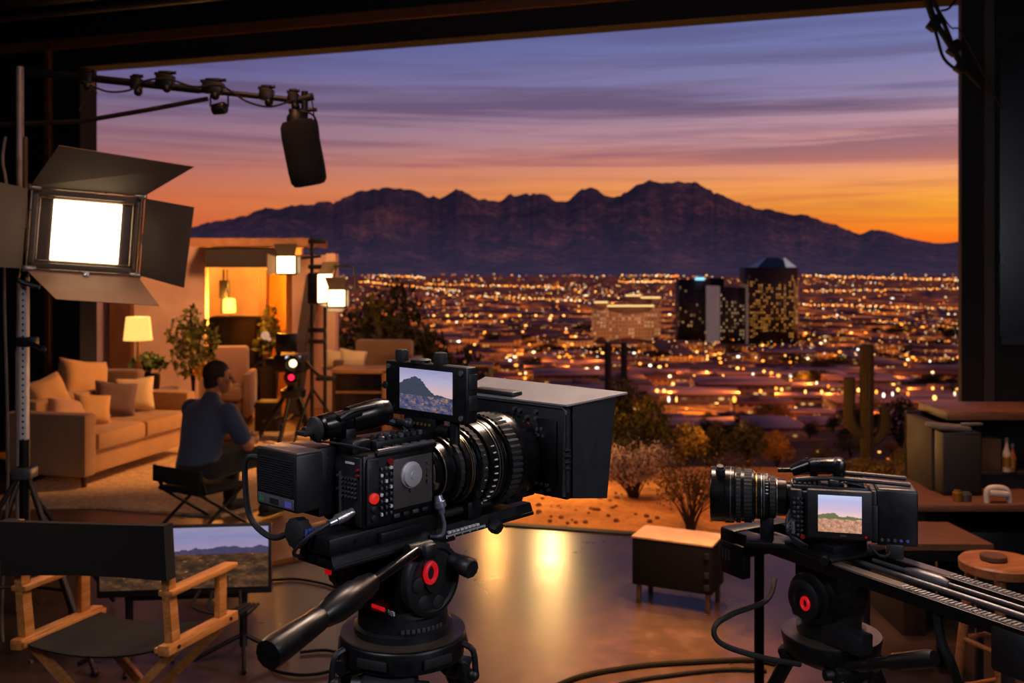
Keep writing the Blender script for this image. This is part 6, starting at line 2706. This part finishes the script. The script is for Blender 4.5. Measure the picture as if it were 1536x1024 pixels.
# the named bright ones first (read from the photograph's layout, at their real distance)
spots = [(1052, 592), (1062, 592), (1005, 600), (905, 557), (941, 556), (897, 546), (880, 552), (1097, 582), (1118, 580), (1130, 578), (1150, 572), (1205, 576), (1215, 585), (1243, 600), (1248, 594), (1362, 594), (1372, 596),
         (1192, 610), (1108, 600), (985, 579), (1280, 600), (1313, 632), (1383, 622), (1389, 621), (1225, 672), (1319, 673), (1332, 682), (1012, 570), (1100, 640), (1090, 655), (1120, 648), (1248, 615), (1180, 622), (1405, 604), (870, 568), (850, 560), (815, 545), (830, 560), (760, 536), (780, 560), (645, 520), (626, 524), (1420, 615), (1300, 560), (1340, 570), (1160, 600), (1075, 604), (1030, 612), (1140, 606), (1060, 570)]
for x, y in spots:
    d = d_at(y + 6)
    k = rl.choice([0, 1, 1, 3, 2])
    sc_ = d / 1500 * rl.uniform(2.6, 4.2) / .13 * .75
    put_lamp(PX(x, d), d, d / 1500 * 6 * .95, k, sc_)
    if d > 150:
        lamp('street_lamp_light', 'POINT', (PX(x, d), d - 2, tz(d) + max(5, d * .013)), 14 * d, '#ff8c30', .6)
for i in range(12):
    d = d_at(483)
    put_lamp(PX(605 + i * 22 + rl.uniform(-2, 2), d), d, 8, 1, d / 1500 * 1.9 / .13)
while cnt < 296:
    y = rl.choice([rl.uniform(500, 640), rl.uniform(440, 520), rl.uniform(540, 620)])
    d = d_at(y)
    x = rl.uniform(600, 1450)
    put_lamp(PX(x, d), d, max(6, d / 1500 * 5), rl.choice([0, 0, 1, 1, 2, 3, 4]), d / 1500 * rl.uniform(1.1, 3.0) / .13)
for k in range(5):
    if k not in near:
        bpy.data.objects.remove(lpr[k])

# the thousands further out, beyond counting
mbs = [([], []) for _ in range(5)]
OC = [(1, 0, 0), (-1, 0, 0), (0, 1, 0), (0, -1, 0), (0, 0, 1), (0, 0, -1)]
OF = [(0, 2, 4), (2, 1, 4), (1, 3, 4), (3, 0, 4), (2, 0, 5), (1, 2, 5), (3, 1, 5), (0, 3, 5)]


def dot(X, d, z, r, k):
    v, f = mbs[k]
    n = len(v)
    v += [(X + a * r, d + b * r, z + c * r) for a, b, c in OC]
    f += [tuple(n + q for q in t) for t in OF]


for i in range(6000):
    u = rl.random()
    y = 402 + 150 * rl.random() ** 1.7
    d = d_at(max(y, 405.5))
    x = rl.uniform(430, 1500)
    # lights gather along roads and districts
    den = noise.noise(V(PX(x, d) * .0022, d * .0016, 4)) + .5 * noise.noise(V(PX(x, d) * .008, d * .004, 9))
    if den < rl.uniform(-.25, .5):
        continue
    dot(PX(x, d), d, tz(d) + rl.uniform(3, 9) + d * .0005, d / 1500 * rl.choice([.35, .45, .55, .7, .95]) * rl.uniform(.8, 1.2), rl.choice([0, 0, 1, 1, 2, 2, 3, 4]))
# lit avenues
for (xa, ya, xb, yb, n) in ((690, 405, 880, 414, 70), (540, 424, 690, 440, 60), (900, 412, 1020, 416, 40), (1200, 414, 1440, 422, 90), (640, 428, 850, 434, 60), (1200, 462, 1440, 468, 60), (930, 425, 1015, 424, 40), (1205, 478, 1440, 500, 60), (700, 448, 880, 456, 50), (1205, 440, 1440, 436, 60), (510, 412, 640, 418, 50)):
    for i in range(n):
        t = i / n + rl.uniform(-.01, .01)
        x, y = xa + (xb - xa) * t, ya + (yb - ya) * t + rl.uniform(-1.3, 1.3)
        d = d_at(max(y, 405))
        dot(PX(x, d), d, tz(d) + 6, d / 1500 * rl.uniform(.6, 1.4), rl.choice([0, 0, 1, 2, 3]))
mb = MB()
for k in range(5):
    mb.raw(mbs[k][0], mbs[k][1], k)
mb.build('city_lights', lmat, angle=0, kind='stuff', label='countless tiny amber lights of the sprawling city out to the foot of the mountains', cat='city lights')

# ================================================================== LIGHTING
LPw = V(*LP)
# set: practical bulbs, plus unseen washes and spots added over the living room
lamp('table_lamp_bulb', 'POINT', (PX(207, 11.9), 11.9, (zs0 + zs1) / 2 + FZ), 70, '#ffb45a', .06)
lamp('pendant_bulb', 'POINT', (PX(345, 13.8), 13.75, PZ(458, 14)), 90, '#ffa03c', .08)
lamp('alcove_fill', 'POINT', (PX(415, 14.4), 14.3, 1.7), 80, '#ffa030', .08)  # added fill to brighten the alcove, no bulb there
lamp('alcove_wash', 'SPOT', (PX(360, 14), 14.1, 2.12), 95, '#ffa848', .1, (PX(366, 15), 15.4, 1.0), 130, .8)
lamp('wall_wash', 'SPOT', (PX(300, 11), 11.0, 3.6), 420, '#ffb884', .2, (PX(240, 13.6), 13.6, 1.4), 70, .8)
lamp('return_wash', 'SPOT', (PX(470, 11.4), 11.4, 3.0), 130, '#ffc090', .2, (PX(470, 13.5), 13.5, 1.2), 70, .8)
lamp('set_spot', 'SPOT', (.3, 10.0, 4.4), 1250, '#ffaf66', .25, (-3.3, 10.2, .4), 37, .6)
lamp('set_spot', 'SPOT', (-.6, 10.2, 4.2), 330, '#ffb878', .2, (-3.2, 12.5, .8), 60, .7)
lamp('desert_spot', 'SPOT', (PX(826, 7.8), 7.4, 4.5), 520, '#ffae68', .12, (1.0, 9.0, 0), 75, .9)
lamp('desert_spot', 'SPOT', (2.2, 9.2, 4.4), 130, '#ffae68', .12, (2.8, 10.5, -.3), 90, .9)
lamp('streak_light', 'POINT', (PX(742, 9.6), 9.6, .75), 30, '#ffb458', .07)  # hidden lights added for the gold streaks on the floor
lamp('streak_light', 'POINT', (PX(826, 9.4), 9.4, .75), 60, '#ffc878', .1)
for px_, d_l, w_ in ((905, 15, 40), (960, 17, 50), (1090, 18.5, 90), (1175, 21, 90), (1400, 15, 40)):
    lamp('slope_fill', 'POINT', (PX(px_, d_l), d_l, tz(d_l) + 1.3), w_, '#ffa040', .12)  # unseen lights added to warm the slope trees
lamp('floor_spot', 'SPOT', (1.5, 4.2, 4.6), 6000, '#ffb06a', .12, (.66, 5.05, 0), 24, 1.0)
lamp('camera_two_key', 'AREA', (1.5, 1.2, 2.9), 13, '#e8dcd8', .4, (.85, 2.6, 1.35))  # unseen key and rim added for highlights on the slider camera
lamp('camera_two_rim', 'AREA', (1.6, 4.3, 3.4), 34, '#ffd4b4', .5, (.9, 2.5, 1.3))
lamp('floor_fill', 'SPOT', (2.0, 4.8, 4.8), 420, '#ffb080', .3, (1.8, 5.0, 0), 100, .9)  # unseen ceiling fills added to warm the floor
lamp('floor_fill', 'SPOT', (-1.6, 4.8, 4.8), 160, '#ffb080', .3, (-1.5, 5.0, 0), 90, .9)
lamp('case_spot', 'SPOT', (1.2, 7.0, 4.6), 900, '#ffc898', .06, (.98, 5.95, .4), 17, .7)
lamp('desk_spot', 'SPOT', (2.0, 4.4, 4.4), 150, '#ffb080', .3, (2.5, 5.2, .6), 60, .8)
lamp('chair_spot', 'SPOT', (.2, 2.4, 4.3), 110, '#ffac64', .2, (-1.2, 3.8, .7), 36, .7)
lamp('studio_ambient', 'POINT', (-1.4, 4.4, 3.4), 14, '#ff9a58', .4)  # added for general ambience, no fixture
lamp('camera_key', 'AREA', (-1.3, .5, 3.3), 34, '#e4e0f4', .6, (-.1, 1.9, 1.6))  # unseen area lights added to bring out the foreground camera
lamp('camera_rim', 'AREA', (.6, 3.6, 3.6), 70, '#ffdcc4', .6, (.2, 2.0, 1.55))
lamp('camera_side', 'AREA', (1.6, .2, 2.4), 24, '#d0d4f0', .5, (.3, 2.1, 1.55))
lamp('fill_sun', 'SUN', (0, 0, 30), .42, '#ff9f70', R(8), None)  # added sun from behind right for relief; the sunset lies ahead
scene.objects['fill_sun'].rotation_euler = V(-.8, .45, -.42).to_track_quat('-Z', 'Y').to_euler()

# ================================================================== CAMERA
cd = bpy.data.cameras.new('view')
cd.sensor_width = 36
cd.lens = 36 * FP / 1536
cd.shift_x = 0
cd.shift_y = -(512 - CY) / 1536
cd.clip_start = .05
cd.clip_end = 60000
cd.dof.use_dof = True
cd.dof.focus_distance = 2.0
cd.dof.aperture_fstop = 5.6
co_ = bpy.data.objects.new('view', cd)
COL.objects.link(co_)
co_.location = (0, 0, H)
co_.rotation_euler = (R(90), 0, 0)
scene.camera = co_
scene.view_settings.view_transform = 'Standard'
scene.view_settings.look = 'None'
scene.view_settings.exposure = 0
scene.cycles.max_bounces = 6
scene.cycles.sample_clamp_indirect = 4
